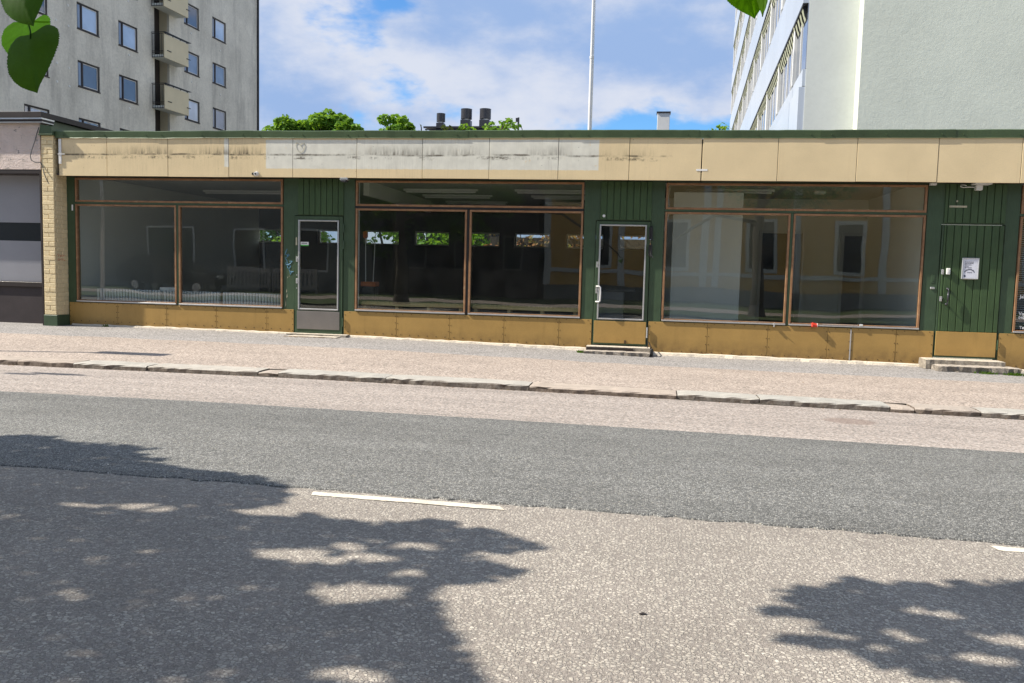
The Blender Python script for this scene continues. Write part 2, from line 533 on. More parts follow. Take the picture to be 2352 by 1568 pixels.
def mat_render_old():
    b = MatB('stained_grey_render')
    st = b.noise(0.9, 6, 0.7, b.map(scale=(1, 1, 0.16)))
    n = b.noise(0.5, 6, 0.65)
    f = b.noise(9, 5, 0.65)
    c = b.scale((0.70, 0.665, 0.575), b.math('ADD', b.rng(n, 0.3, 0.7, 0.84, 1.14), b.rng(f, 0.3, 0.7, -0.12, 0.10)))
    c = b.mix(b.rng(st, 0.48, 0.78, 0, 0.62), c, (0.19, 0.18, 0.165))
    sp = b.rng(b.noise(4.5, 7, 0.8), 0.60, 0.69, 0, 0.55)
    c = b.mix(sp, c, (0.17, 0.165, 0.155))
    return b.done(b.bsdf(c, 0.9, b.bump(f, 0.3, 0.03), 0, 0.2))


def mat_office_plaster():
    b = MatB('pale_green_plaster')
    n = b.noise(9, 8, 0.8, b.map(scale=(1, 1, 1.1)), 0.5)
    big = b.noise(0.45, 4)
    c = b.scale((0.65, 0.685, 0.595), b.math('ADD', b.rng(big, 0.3, 0.7, 0.93, 1.05), b.rng(n, 0.3, 0.7, -0.07, 0.05)))
    return b.done(b.bsdf(c, 0.88, b.bump(b.math('ADD', n, b.math('MULTIPLY', b.noise(1.6, 5, 0.6, b.map(scale=(1, 1, .7))), 1.2)), 0.26, 0.03), 0, 0.2))


MT = {}
MT['cream'] = mat_cream()
MT['green'] = mat_green()
MT['green_board'] = mat_green('green_board_paint', (0.048, 0.088, 0.035), 0.42)
MT['flashing'] = plain('green_sheet_metal', (0.058, 0.090, 0.040), 0.4, 0.22, 1.7, 0.08, 40, 0.15, 0.01, 0.1, 0.5, (1, 1, 0.4), 0.14)
MT['ochre'] = mat_ochre()
MT['wood'] = mat_wood()
MT['glass'] = mat_glass('window_glass', haze=0.010)
MT['glass_far'] = mat_glass('back_window_glass', f0=0.03)
MT['silver'] = plain('bare_aluminium', (0.62, 0.63, 0.64), 0.35, 0.1, 6, 0.06, 60, 0.1, 0.002, 0.75)
MT['white_metal'] = plain('white_enamelled_metal', (0.72, 0.72, 0.70), 0.4, 0.08, 5, 0.05, 60, 0.05)
MT['black'] = plain('black_metal', (0.018, 0.018, 0.019), 0.45, 0.2, 6)
MT['dark_brown'] = plain('dark_brown_paint', (0.028, 0.021, 0.019), 0.5, 0.2, 4)
MT['grey_plate'] = plain('grey_kick_plate', (0.20, 0.185, 0.172), 0.45, 0.12, 3, 0.14, 130, 0.2, 0.001, 0.2)
MT['screw'] = plain('rusty_screw', (0.075, 0.045, 0.02), 0.6)
MT['concrete'] = mat_concrete('pale_step_concrete', (0.56, 0.50, 0.41))
MT['fillet'] = plain('pale_mortar_fillet', (0.64, 0.57, 0.46), 0.85, 0.16, 4, 0.14, 40, 0.6, 0.02)
MT['stone'] = mat_concrete('rough_step_stone', (0.44, 0.39, 0.33), 1.0)
MT['kerb'] = mat_kerb()
MT['brick'] = plain('cream_painted_brick', (0.73, 0.60, 0.36), 0.55, 0.08, 6, 0.08, 45, 0.45, 0.01, 0, 0.35, (1, 1, 1), 0.06)
MT['mortar'] = plain('cream_painted_mortar', (0.66, 0.54, 0.32), 0.7, 0.1, 6, 0.1, 50, 0.4, 0.01)
MT['roughcast'] = mat_roughcast()
MT['grey_film'] = plain('blue_grey_window_film', (0.29, 0.295, 0.325), 0.25, 0.05, 2, 0.02, 40, 0.02, 0.001, 0, 0.5)
MT['brown_plinth'] = plain('dark_brown_plinth', (0.042, 0.033, 0.034), 0.6, 0.2, 3)
MT['road_coarse'] = mat_road_coarse()
MT['road_new'] = mat_road_new()
MT['road_edge'] = mat_road_edge()
MT['pave'] = mat_pavement()
MT['line'] = mat_line()
MT['render_old'] = mat_render_old()
MT['balcony'] = plain('cream_balcony_panel', (0.66, 0.575, 0.385), 0.6, 0.05, 1.5, 0.05, 25, 0.1)
MT['office_plaster'] = mat_office_plaster()
MT['plaster_smooth'] = plain('smooth_white_plaster', (0.64, 0.665, 0.625), 0.85, 0.04, 1, 0.03, 9, 0.12, 0.02)
MT['metal_panel'] = plain('white_metal_cladding', (0.52, 0.565, 0.62), 0.28, 0.05, 0.6, 0.02, 30, 0.03, 0.003, 0.25, 0.5, (1, 1, 1), 0.05)
MT['roof_felt'] = plain('dark_roof_felt', (0.06, 0.06, 0.062), 0.8, 0.2, 2)
MT['dark_roof'] = plain('dark_sheet_roof', (0.035, 0.036, 0.042), 0.4, 0.15, 1, 0.05, 20, 0.1, 0.01, 0.2)
MT['hood'] = plain('anthracite_hood_metal', (0.052, 0.053, 0.062), 0.35, 0.1, 1.5, 0.05, 30, 0.1, 0.01, 0.35)
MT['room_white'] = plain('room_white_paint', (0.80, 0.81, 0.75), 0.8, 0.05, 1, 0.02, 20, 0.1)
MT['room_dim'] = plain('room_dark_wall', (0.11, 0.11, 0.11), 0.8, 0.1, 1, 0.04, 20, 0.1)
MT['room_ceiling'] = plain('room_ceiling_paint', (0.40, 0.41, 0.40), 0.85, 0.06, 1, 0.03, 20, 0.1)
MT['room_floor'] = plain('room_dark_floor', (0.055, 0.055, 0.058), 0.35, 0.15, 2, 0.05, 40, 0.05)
MT['panel_grey'] = plain('pale_grey_partition_board', (0.70, 0.73, 0.71), 0.6, 0.04, 2, 0.02, 30, 0.05)
MT['radiator'] = plain('white_radiator_paint', (0.60, 0.64, 0.66), 0.4, 0.05, 5, 0.02, 40, 0.05)
MT['slat'] = plain('pale_pine_slat', (0.50, 0.37, 0.19), 0.5, 0.14, 4, 0.1, 60, 0.2)
MT['bark'] = plain('lime_tree_bark', (0.085, 0.072, 0.058), 0.9, 0.3, 6, 0.25, 35, 1.0, 0.03, 0, 0.2, (1, 1, 0.25))
MT['leaf'] = mat_leaf('lime_leaf', (0.045, 0.11, 0.018), (0.075, 0.15, 0.022))
MT['leaf_shade_tone'] = mat_leaf('lime_leaf_shade_tone', (0.022, 0.062, 0.010), (0.032, 0.08, 0.012), (0.115, 0.26, 0.012), 0.5, 0.42)  # lime leaf with shade put into its darker colour
MT['leaf_sun_tone'] = mat_leaf('lime_leaf_sun_tone', (0.034, 0.125, 0.003), (0.038, 0.13, 0.004), (0.16, 0.42, 0.006), 0.7, 0.5, 0.02)  # same leaf with sunlight put into its brighter colour
MT['leaf_maple'] = mat_leaf('maple_leaf', (0.085, 0.20, 0.022), (0.16, 0.29, 0.035), (0.26, 0.44, 0.03), 0.5, 0.35)
MT['leaf_young'] = mat_leaf('yellowish_young_leaf', (0.13, 0.19, 0.025), (0.20, 0.19, 0.04), (0.30, 0.36, 0.05), 0.5, 0.3)
MT['leaf_red'] = mat_leaf('copper_hedge_leaf', (0.30, 0.13, 0.06), (0.16, 0.17, 0.04), (0.40, 0.20, 0.08), 0.5, 0.3)
MT['grass'] = mat_leaf('weed_green', (0.06, 0.14, 0.015), (0.10, 0.19, 0.03), (0.2, 0.33, 0.04), 0.6, 0.3)
MT['lawn'] = plain('verge_grass', (0.07, 0.10, 0.03), 0.9, 0.3, 3, 0.3, 30, 0.8, 0.03)
MT['soil'] = plain('bare_ground', (0.20, 0.18, 0.15), 0.95, 0.2, 1, 0.2, 20, 0.5, 0.02)
MT['barrier'] = plain('weathered_barrier_paint', (0.34, 0.34, 0.33), 0.7)
MT['yellow_wood'] = plain('yellow_clapboard', (0.72, 0.43, 0.12), 0.6, 0.1, 1.5, 0.06, 20, 0.2)
MT['white_paint'] = plain('white_joinery_paint', (0.74, 0.73, 0.69), 0.55, 0.06, 2, 0.04, 30, 0.1)
MT['grey_house'] = plain('grey_house_plaster', (0.22, 0.225, 0.21), 0.9, 0.1, 1.5, 0.08, 12, 0.3, 0.02)
MT['dark_glass'] = plain('dark_house_glass', (0.03, 0.035, 0.04), 0.06, 0.1, 1, 0.0, 9, 0.0, 0.001, 0, 0.6)
MT['dark_body'] = plain('dark_grey_car_paint', (0.022, 0.024, 0.028), 0.2, 0.05, 1, 0, 9, 0.0, 0.001, 0.3, 0.6)
MT['rubber'] = plain('tyre_rubber', (0.015, 0.015, 0.015), 0.85)
MT['red'] = plain('red_plastic', (0.62, 0.05, 0.025), 0.35, 0.05)
MT['orange'] = plain('orange_plastic', (0.55, 0.14, 0.03), 0.4, 0.05)
MT['paper'] = plain('printed_paper', (0.68, 0.70, 0.78), 0.6, 0.03)
MT['ink'] = plain('dark_blue_ink', (0.055, 0.065, 0.10), 0.7, 0.0)
MT['white_vinyl'] = plain('white_vinyl_lettering', (0.80, 0.80, 0.78), 0.5, 0.0)
MT['green_print'] = plain('green_print', (0.08, 0.42, 0.07), 0.5, 0.0)
MT['blue_spray'] = plain('blue_spray_paint', (0.12, 0.30, 0.46), 0.6, 0.1)
MT['red_spray'] = plain('red_marker', (0.50, 0.13, 0.08), 0.7, 0.1)
MT['chip'] = plain('bare_wood_chip', (0.45, 0.42, 0.30), 0.8, 0.2, 9)
MT['cable'] = plain('grey_cable', (0.07, 0.075, 0.08), 0.5)
MT['blind'] = plain('white_blind', (0.66, 0.69, 0.72), 0.6, 0.04)
MT['curtain'] = plain('pale_curtain', (0.40, 0.43, 0.48), 0.8, 0.15, 1.5)
MT['dark_slat'] = plain('grey_blind_slat', (0.42, 0.44, 0.46), 0.4, 0.05)
MT['olive_fin'] = plain('olive_sunshade_fabric', (0.40, 0.42, 0.30), 0.7, 0.08)


def mat_sky_glass(name, c, mixf):
    b = MatB(name)
    d = b.bsdf(b.scale(c, b.rng(b.noise(0.8, 3), 0.3, 0.7, 0.8, 1.2)), 0.5)
    gl = b.t.nodes.new('ShaderNodeBsdfGlossy')
    gl.inputs['Roughness'].default_value = 0.01
    b.put(gl.inputs['Color'], (0.80, 0.81, 0.84, 1))
    b.link(b.bump(b.noise(0.35, 2), 0.06, 0.1), gl.inputs['Normal'])
    ms = b.t.nodes.new('ShaderNodeMixShader')
    lw = b.t.nodes.new('ShaderNodeLayerWeight')
    b.put(ms.inputs[0], b.math('ADD', mixf, b.math('MULTIPLY', b.math('POWER', lw.outputs['Facing'], 4.0), 1 - mixf)))
    b.link(d, ms.inputs[1])
    b.link(gl.outputs[0], ms.inputs[2])
    return b.done(ms.outputs[0])


MT['pane_dark'] = mat_sky_glass('flat_window_glass', (0.10, 0.115, 0.15), 0.10)
MT['pane_blind'] = mat_sky_glass('flat_window_glass_with_blind', (0.50, 0.58, 0.70), 0.16)
MT['pane_curtain'] = mat_sky_glass('flat_window_glass_with_curtain', (0.24, 0.265, 0.32), 0.10)
MT['office_glass'] = mat_sky_glass('office_window_glass', (0.16, 0.19, 0.24), 0.30)

# ------------------------------------------------------------------ mesh helpers
WORLD = {}


class MB:
    def __init__(self):
        self.v = []
        self.f = []

    def add(self, vs_, fs_):
        o = len(self.v)
        self.v += [tuple(p) for p in vs_]
        self.f += [tuple(i + o for i in f) for f in fs_]
        return self

    def box(self, x0, x1, y0, y1, z0, z1, b=0.0):
        if b <= 0:
            p = [(x, y, z) for x in (x0, x1) for y in (y0, y1) for z in (z0, z1)]
            return self.add(p, [(0, 1, 3, 2), (4, 6, 7, 5), (0, 4, 5, 1), (2, 3, 7, 6), (0, 2, 6, 4), (1, 5, 7, 3)])
        c = ((x0 + x1) / 2, (y0 + y1) / 2, (z0 + z1) / 2)
        h = ((x1 - x0) / 2, (y1 - y0) / 2, (z1 - z0) / 2)
        idx = {}
        p = []
        for sx in (-1, 1):
            for sy in (-1, 1):
                for sz in (-1, 1):
                    for a in range(3):
                        q = [h[0] - b, h[1] - b, h[2] - b]
                        q[a] = h[a]
                        idx[(sx, sy, sz, a)] = len(p)
                        p.append((c[0] + sx * q[0], c[1] + sy * q[1], c[2] + sz * q[2]))
        fs = []
        S = (-1, 1)
        for s in S:
            fs.append([idx[(s, -1, -1, 0)], idx[(s, -1, 1, 0)], idx[(s, 1, 1, 0)], idx[(s, 1, -1, 0)]])
            fs.append([idx[(-1, s, -1, 1)], idx[(-1, s, 1, 1)], idx[(1, s, 1, 1)], idx[(1, s, -1, 1)]])
            fs.append([idx[(-1, -1, s, 2)], idx[(-1, 1, s, 2)], idx[(1, 1, s, 2)], idx[(1, -1, s, 2)]])
        for s in S:
            for t in S:
                fs.append([idx[(s, t, -1, 0)], idx[(s, t, 1, 0)], idx[(s, t, 1, 1)], idx[(s, t, -1, 1)]])
                fs.append([idx[(s, -1, t, 0)], idx[(s, 1, t, 0)], idx[(s, 1, t, 2)], idx[(s, -1, t, 2)]])
                fs.append([idx[(-1, s, t, 1)], idx[(1, s, t, 1)], idx[(1, s, t, 2)], idx[(-1, s, t, 2)]])
                for q in S:
                    fs.append([idx[(s, t, q, 0)], idx[(s, t, q, 1)], idx[(s, t, q, 2)]])
        return self.add(p, fs)

    def cyl(self, p0, p1, r0, r1=None, n=12, caps=True):
        r1 = r0 if r1 is None else r1
        p0, p1 = Vector(p0), Vector(p1)
        d = (p1 - p0).normalized()
        a = d.orthogonal().normalized()
        bb = d.cross(a)
        vs_ = []
        for p, r in ((p0, r0), (p1, r1)):
            for k in range(n):
                t = 2 * math.pi * k / n
                vs_.append(p + a * math.cos(t) * r + bb * math.sin(t) * r)
        fs = [(k, (k + 1) % n, n + (k + 1) % n, n + k) for k in range(n)]
        if caps:
            fs += [tuple(range(n))[::-1], tuple(range(n, 2 * n))]
        return self.add(vs_, fs)

    def tube(self, pts, r, n=8, taper=None):
        pts = [Vector(p) for p in pts]
        rings = []
        prev = None
        o = len(self.v)
        for i, p in enumerate(pts):
            d = (pts[min(i + 1, len(pts) - 1)] - pts[max(i - 1, 0)]).normalized()
            if prev is None:
                a = d.orthogonal().normalized()
            else:
                a = (prev - d * prev.dot(d)).normalized()
            prev = a
            b = d.cross(a)
            rr = r if taper is None else r + (taper - r) * i / (len(pts) - 1)
            for k in range(n):
                t = 2 * math.pi * k / n
                self.v.append(tuple(p + a * math.cos(t) * rr + b * math.sin(t) * rr))
        for i in range(len(pts) - 1):
            for k in range(n):
                self.f.append((o + i * n + k, o + i * n + (k + 1) % n, o + (i + 1) * n + (k + 1) % n, o + (i + 1) * n + k))
        self.f.append(tuple(o + k for k in range(n))[::-1])
        self.f.append(tuple(o + (len(pts) - 1) * n + k for k in range(n)))
        return self

    def prism(self, outline, axis, a, b):
        """outline in the two other axes, extruded along axis from a to b"""
        n = len(outline)

        def mk(p, t):
            if axis == 0:
                return (t, p[0], p[1])
            if axis == 1:
                return (p[0], t, p[1])
            return (p[0], p[1], t)
        vs_ = [mk(p, a) for p in outline] + [mk(p, b) for p in outline]
        fs = [tuple(range(n))[::-1], tuple(range(n, 2 * n))] + [(i, (i + 1) % n, n + (i + 1) % n, n + i) for i in range(n)]
        return self.add(vs_, fs)

    def jitter(self, amt, seed=0):
        r = random.Random(seed)
        self.v = [(x + r.uniform(-amt, amt), y + r.uniform(-amt, amt), z + r.uniform(-amt, amt)) for x, y, z in self.v]
        return self

    def mesh(self, name, mat, off=(0, 0, 0), smooth=False):
        me = bpy.data.meshes.new(name)
        me.from_pydata([(x - off[0], y - off[1], z - off[2]) for x, y, z in self.v], [], self.f)
        bm = bmesh.new()
        bm.from_mesh(me)
        bmesh.ops.recalc_face_normals(bm, faces=bm.faces)
        bm.to_mesh(me)
        bm.free()
        if smooth:
            for p in me.polygons:
                p.use_smooth = True
        me.materials.append(MT[mat])
        return me

    def build(self, name, mat, parent=None, smooth=False, kind=None, label=None, cat=None, group=None):
        if parent is None:
            xs = [p[0] for p in self.v]; ys = [p[1] for p in self.v]; zs = [p[2] for p in self.v]
            off = ((min(xs) + max(xs)) / 2, (min(ys) + max(ys)) / 2, min(zs))
        else:
            off = WORLD[parent.name]
        me = self.mesh(name, mat, off, smooth)
        o = bpy.data.objects.new(name, me)
        col.objects.link(o)
        if parent is None:
            o.location = off
            WORLD[o.name] = off
        else:
            o.parent = parent
            WORLD[o.name] = off
        return tag(o, label, cat, group, kind)


def tag(o, label=None, cat=None, group=None, kind=None):
    if label: o['label'] = label
    if cat: o['category'] = cat
    if group: o['group'] = group
    if kind: o['kind'] = kind
    return o


def empty(name, loc, label=None, cat=None, group=None, kind=None, rz=0.0, local=False):
    o = bpy.data.objects.new(name, None)
    o.empty_display_size = 0.2
    o.location = loc
    o.rotation_euler = (0, 0, rz)
    col.objects.link(o)
    WORLD[o.name] = (0, 0, 0) if local else tuple(loc)
    return tag(o, label, cat, group, kind)


def inst(name, me, loc, parent, label=None):
    """another piece that shares mesh data; loc in the frame the part coordinates are given in"""
    o = bpy.data.objects.new(name, me)
    col.objects.link(o)
    o.parent = parent
    off = WORLD[parent.name]
    o.location = (loc[0] - off[0], loc[1] - off[1], loc[2] - off[2])
    WORLD[o.name] = tuple(loc)
    if label: o['label'] = label
    return o


def wall_holes(mb, a0, a1, z0, z1, holes, put, depth):
    """sheet with rectangular openings; put(a,z,d) -> point, d = depth into the wall. Openings get reveals."""
    A = sorted({a0, a1, *[h[0] for h in holes], *[h[1] for h in holes]})
    Z = sorted({z0, z1, *[h[2] for h in holes], *[h[3] for h in holes]})
    A = [a for a in A if a0 <= a <= a1]
    Z = [z for z in Z if z0 <= z <= z1]
    for i in range(len(A) - 1):
        for j in range(len(Z) - 1):
            ca, cz = (A[i] + A[i + 1]) / 2, (Z[j] + Z[j + 1]) / 2
            if any(h[0] < ca < h[1] and h[2] < cz < h[3] for h in holes):
                continue
            mb.add([put(A[i], Z[j], 0), put(A[i + 1], Z[j], 0), put(A[i + 1], Z[j + 1], 0), put(A[i], Z[j + 1], 0)], [(0, 1, 2, 3)])
            mb.add([put(A[i], Z[j], depth), put(A[i + 1], Z[j], depth), put(A[i + 1], Z[j + 1], depth), put(A[i], Z[j + 1], depth)], [(3, 2, 1, 0)])
    for h in holes:
        c = [(h[0], h[2]), (h[1], h[2]), (h[1], h[3]), (h[0], h[3])]
        for k in range(4):
            p, q = c[k], c[(k + 1) % 4]
            mb.add([put(*p, 0), put(*q, 0), put(*q, depth), put(*p, depth)], [(0, 1, 2, 3)])
    return mb


def frame_boxes(mb, x0, x1, z0, z1, t, y0, y1, b=0.004, tb=None, tt=None):
    tb = t if tb is None else tb
    tt = t if tt is None else tt
    mb.box(x0, x0 + t, y0, y1, z0, z1, b)
    mb.box(x1 - t, x1, y0, y1, z0, z1, b)
    mb.box(x0 + t, x1 - t, y0 + .002, y1 - .002, z0, z0 + tb, b)
    mb.box(x0 + t, x1 - t, y0 + .002, y1 - .002, z1 - tt, z1, b)
    return mb


def text_obj(name, body, size, loc, mat, parent=None, flip=False, bold=0.0, label=None, cat=None):
    cu = bpy.data.curves.new(name, 'FONT')
    cu.body = body
    cu.size = size
    cu.extrude = 0.0015
    cu.offset = bold
    cu.resolution_u = 3
    ob = bpy.data.objects.new(name, cu)
    me = bpy.data.meshes.new_from_object(ob)
    bpy.data.objects.remove(ob)
    me.materials.clear()
    me.materials.append(MT[mat])
    rot = Matrix.Rotation(math.pi / 2, 4, 'X')
    if flip:
        rot = Matrix.Rotation(math.pi, 4, 'Z') @ rot
    me.transform(rot)
    o = bpy.data.objects.new(name, me)
    col.objects.link(o)
    if parent:
        off = WORLD[parent.name]
        o.parent = parent
        o.location = [loc[i] - off[i] for i in range(3)]
    else:
        o.location = loc
    return tag(o, label, cat)


FZ = (0.0, 0.0, -0.012, -0.020, -0.048, -0.080, -0.106, -0.134, -0.160, -0.70)      # top of the mortar fillet along the wall
PX, PZ = (-60, -9, -6.3, -5.3, -3.4, -1.0, 0.1, 4.5, 6.0, 60), (-0.012, -0.012, -0.026, -0.034, -0.066, -0.124, -0.150, -0.166, -0.185, -0.70)
RX, RZ = (-60, -8.0, -4.3, -1.3, 1.3, 4.0, 60), (-0.15, -0.140, -0.137, -0.158, -0.186, -0.217, -0.72)


def zpave(x, y):
    t = min(1.0, max(0.0, -y / 4.6))
    return float(np.interp(x, PX, PZ)) * (1 - t) + (float(np.interp(x, RX, RZ)) + 0.062) * t


def zroad(x, y=0):
    return float(np.interp(x, RX, RZ))


# ------------------------------------------------------------------ ground, road, pavement, kerb
m = MB()
m.add([(-400, -400, -0.9), (400, -400, -0.9), (400, 400, -0.9), (-400, 400, -0.9)], [(0, 1, 2, 3)])
m.build('ground', 'soil', kind='structure', label='bare ground stretching away beneath the street and buildings')


def strip(name, mat, x0, x1, y0, y1, zf, nx, ny, label, jag0=0.0, jag1=0.0, seed=1):
    r = random.Random(seed)
    m = MB()
    xs = [x0 + (x1 - x0) * i / nx for i in range(nx + 1)]
    vs_, fs = [], []
    wob = [(r.uniform(-1, 1), r.uniform(-1, 1)) for _ in xs]
    for i, x in enumerate(xs):
        for j in range(ny + 1):
            y = y0 + (y1 - y0) * j / ny
            if j == 0: y += wob[i][0] * jag0
            if j == ny: y += wob[i][1] * jag1
            vs_.append((x, y, zf(x, y)))
    if jag0:        # the worn edge tapers down into the road
        for i, x in enumerate(xs):
            a = i * (ny + 1)
            b = vs_[a]
            vs_.append((b[0], b[1] - .012, b[2] - .012))
        o_ = (nx + 1) * (ny + 1)
        for i in range(nx):
            fs.append((o_ + i, o_ + i + 1, (i + 1) * (ny + 1), i * (ny + 1)))
    for i in range(nx):
        for j in range(ny):
            a = i * (ny + 1) + j
            fs.append((a, a + ny + 1, a + ny + 2, a + 1))
    m.add(vs_, fs)
    return m.build(name, mat, kind='structure', label=label)


strip('road', 'road_coarse', -60, 60, -13.25, -4.85, lambda x, y: zroad(x), 60, 4, 'worn grey road with exposed pale aggregate')
strip('road_edge_strip', 'road_edge', -60, 60, -6.92, -4.86, lambda x, y: zroad(x) + 0.004, 120, 2, 'pinkish old asphalt strip between the kerb and the dark lane', 0.012, 0, 3)
strip('asphalt_lane', 'road_new', -45, 45, -9.63, -6.88, lambda x, y: zroad(x) + 0.008, 1400, 2, 'smooth dark grey asphalt lane along the middle of the road', 0.022, 0.010, 5)
for k, (xa, xb) in enumerate([(-2.0, -0.83), (1.87, 3.1), (-5.9, -4.66)]):
    r = random.Random(k)
    m = MB()
    n = 40
    top = [(xa + (xb - xa) * i / n, -9.695 + r.uniform(-.004, .004)) for i in range(n + 1)]
    bot = [(xa + .02 + (xb + .02 - xa) * i / n, -9.772 + r.uniform(-.006, .006)) for i in range(n + 1)]
    vs_ = [(x, y, zroad(x) + 0.003) for x, y in top + bot]
    m.add(vs_, [(i, i + 1, n + 2 + i, n + 1 + i) for i in range(n)])
    m.build('road_marking', 'line', kind='structure', label=['white centre line dash left of the middle', 'white centre line dash at the right edge', 'white centre line dash in tree shade'][k])
strip('pavement', 'pave', -60, 60, -4.60, 0.3, zpave, 80, 6, 'pinkish grey asphalt pavement in front of the shops')

kerb = empty('kerb', (0, -4.75, -0.2), 'long row of granite kerb stones beside the road', None, None, 'structure')
joints = [-24, -21.6, -19.9, -17.8, -15.4, -13.2, -11.3, -9.45, -7.95, -7.16, -6.15, -4.68, -4.42, -3.06, -1.34, 0.34, 1.24, 2.61, 2.86, 3.53, 4.9, 6.3, 8.0, 9.4, 11.3, 13.5, 15.2, 18, 20.5, 23]
for k in range(len(joints) - 1):
    xa, xb = joints[k] + 0.006, joints[k + 1] - 0.006
    r = random.Random(100 + k)
    n = max(2, int((xb - xa) / 0.09))
    m = MB()
    prof = [(-4.93, -0.10), (-4.931, 0.052), (-4.922, 0.066), (-4.897, 0.072), (-4.75, 0.073), (-4.585, 0.070), (-4.585, -0.10)]
    dy, dz = r.uniform(-.012, .012), r.uniform(-.005, .005) - (.012 if xb - xa < .3 else 0)
    vs_, fs = [], []
    for i in range(n + 1):
        x = xa + (xb - xa) * i / n
        e = 0.012 if i in (0, n) else 0.0
        for j, (y, z) in enumerate(prof):
            jj = r.uniform(-1, 1)
            yy = y + dy + (jj * .010 + e if j < 3 else jj * .004)
            zz = zroad(x) + z + dz + (r.uniform(-.004, .004) - e * .5 if 1 < j < 6 else 0)
            vs_.append((x + (r.uniform(-.01, .01) if 0 < i < n else 0), yy, zz))
    q = len(prof)
    for i in range(n):
        for j in range(q - 1):
            fs.append((i * q + j, (i + 1) * q + j, (i + 1) * q + j + 1, i * q + j + 1))
    fs += [tuple(range(q)), tuple(range(n * q, n * q + q))[::-1]]
    m.add(vs_, fs).build('kerb_stone', 'kerb', kerb)
# grit and mortar bed under the kerb joint
strip('kerb_bed', 'soil', -60, 60, -4.93, -4.55, lambda x, y: zroad(x) + 0.012, 60, 1, 'grit bed showing in the joints beneath the kerb stones')

# far side of the street (behind the camera; seen only as reflections in the shop glass)
strip('far_verge', 'lawn', -60, 60, -16.6, -13.25, lambda x, y: zroad(x) + 0.06, 30, 3, 'grass verge on the near side of the street')
strip('far_pavement', 'pave', -60, 60, -19.6, -16.6, lambda x, y: zroad(x) + 0.07, 30, 3, 'asphalt footpath behind the grass verge')
strip('far_lawn', 'lawn', -60, 60, -27, -19.6, lambda x, y: zroad(x) + 0.06, 30, 3, 'grass in front of the opposite houses')

# ------------------------------------------------------------------ the shop building
shop = empty('shop_building', (-2.6, 0, 0), 'low flat roofed shop building with cream fascia, green walls and ochre base', 'shop building')
W = [(-10.72, -6.565, 0.43, 2.765), (-5.225, -1.155, 0.43, 2.755), (0.185, 4.315, 0.43, 2.755), (5.68, 9.75, 0.43, 2.765)]
D = [(-6.35, -5.43), (-0.955, -0.025), (4.54, 5.485)]
m = MB()
holes = list(W) + [(D[0][0], D[0][1], -0.3, 2.115), (D[1][0], D[1][1], -0.3, 2.105), (D[2][0], D[2][1], -0.3, 2.13)]
wall_holes(m, -10.88, 13.2, -0.3, 2.90, holes, lambda a, z, d: (a, d, z), 0.14)
m.build('front_wall', 'green', shop)

# roof slab, soffit, side and back walls, floors and ceilings of the rooms
MB().box(-10.9, 13.2, -0.29, 8.2, 3.46, 3.545).build('roof', 'roof_felt', shop)
m = MB(); m.box(-10.86, 13.2, -0.30, 0.0, 2.768, 2.80); m.build('soffit', 'dark_brown', shop)
m = MB(); m.box(-10.98, 4.4, 0.14, 8.0, 2.84, 2.90); m.build('ceiling', 'room_ceiling', shop)
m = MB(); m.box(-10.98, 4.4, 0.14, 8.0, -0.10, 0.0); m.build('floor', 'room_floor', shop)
bw = [(-10.98, -10.22), (-9.17, -8.24), (-7.83, -6.84), (-6.40, -5.43), (-5.0, -4.04), (-3.63, -2.67), (-2.25, -1.27), (-0.86, 0.1)]
m = MB()
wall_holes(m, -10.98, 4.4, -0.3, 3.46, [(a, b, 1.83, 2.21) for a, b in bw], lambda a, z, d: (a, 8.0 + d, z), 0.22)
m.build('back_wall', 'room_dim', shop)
for a, b in bw:
    f = frame_boxes(MB(), a, b, 1.83, 2.21, 0.035, 8.10, 8.15, 0.0).build('back_window', 'white_paint', shop)
    MB().box(a + .03, b - .03, 8.12, 8.126, 1.86, 2.18).build('pane', 'glass_far', f)
m = MB(); m.box(-11.0, -10.90, 0.14, 8.0, -0.1, 2.86); m.build('side_wall', 'room_white', shop)
m = MB(); m.box(-5.42, -5.31, 1.0, 5.6, 2.57, 2.84); m.box(-5.42, -5.25, 0.145, 0.32, 0.0, 2.84); m.build('partition_wall', 'room_white', shop)
m = MB(); m.box(0.06, 0.14, 0.16, 7.99, 0.0, 2.84); m.build('partition_wall', 'room_white', shop)
m = MB(); m.box(4.36, 4.46, 0.16, 8.0, 0.0, 2.84); m.build('side_wall', 'room_white', shop)
# back of the third room with two doorways
m = MB()
wall_holes(m, 0.14, 4.36, 0.0, 2.84, [(2.28, 2.98, 0.0, 2.13), (3.98 - 0.06, 4.30 - 0.02, 0.0, 2.10)], lambda a, z, d: (a, 4.0 + d, z), 0.1)
m.build('inner_wall', 'room_white', shop)
m = MB(); frame_boxes(m, 2.22, 3.04, -0.05, 2.19, 0.06, 3.97, 4.0, 0.003); frame_boxes(m, 3.86, 4.34, -0.05, 2.16, 0.06, 3.97, 4.0, 0.003)
m.build('door_lining', 'white_paint', shop)

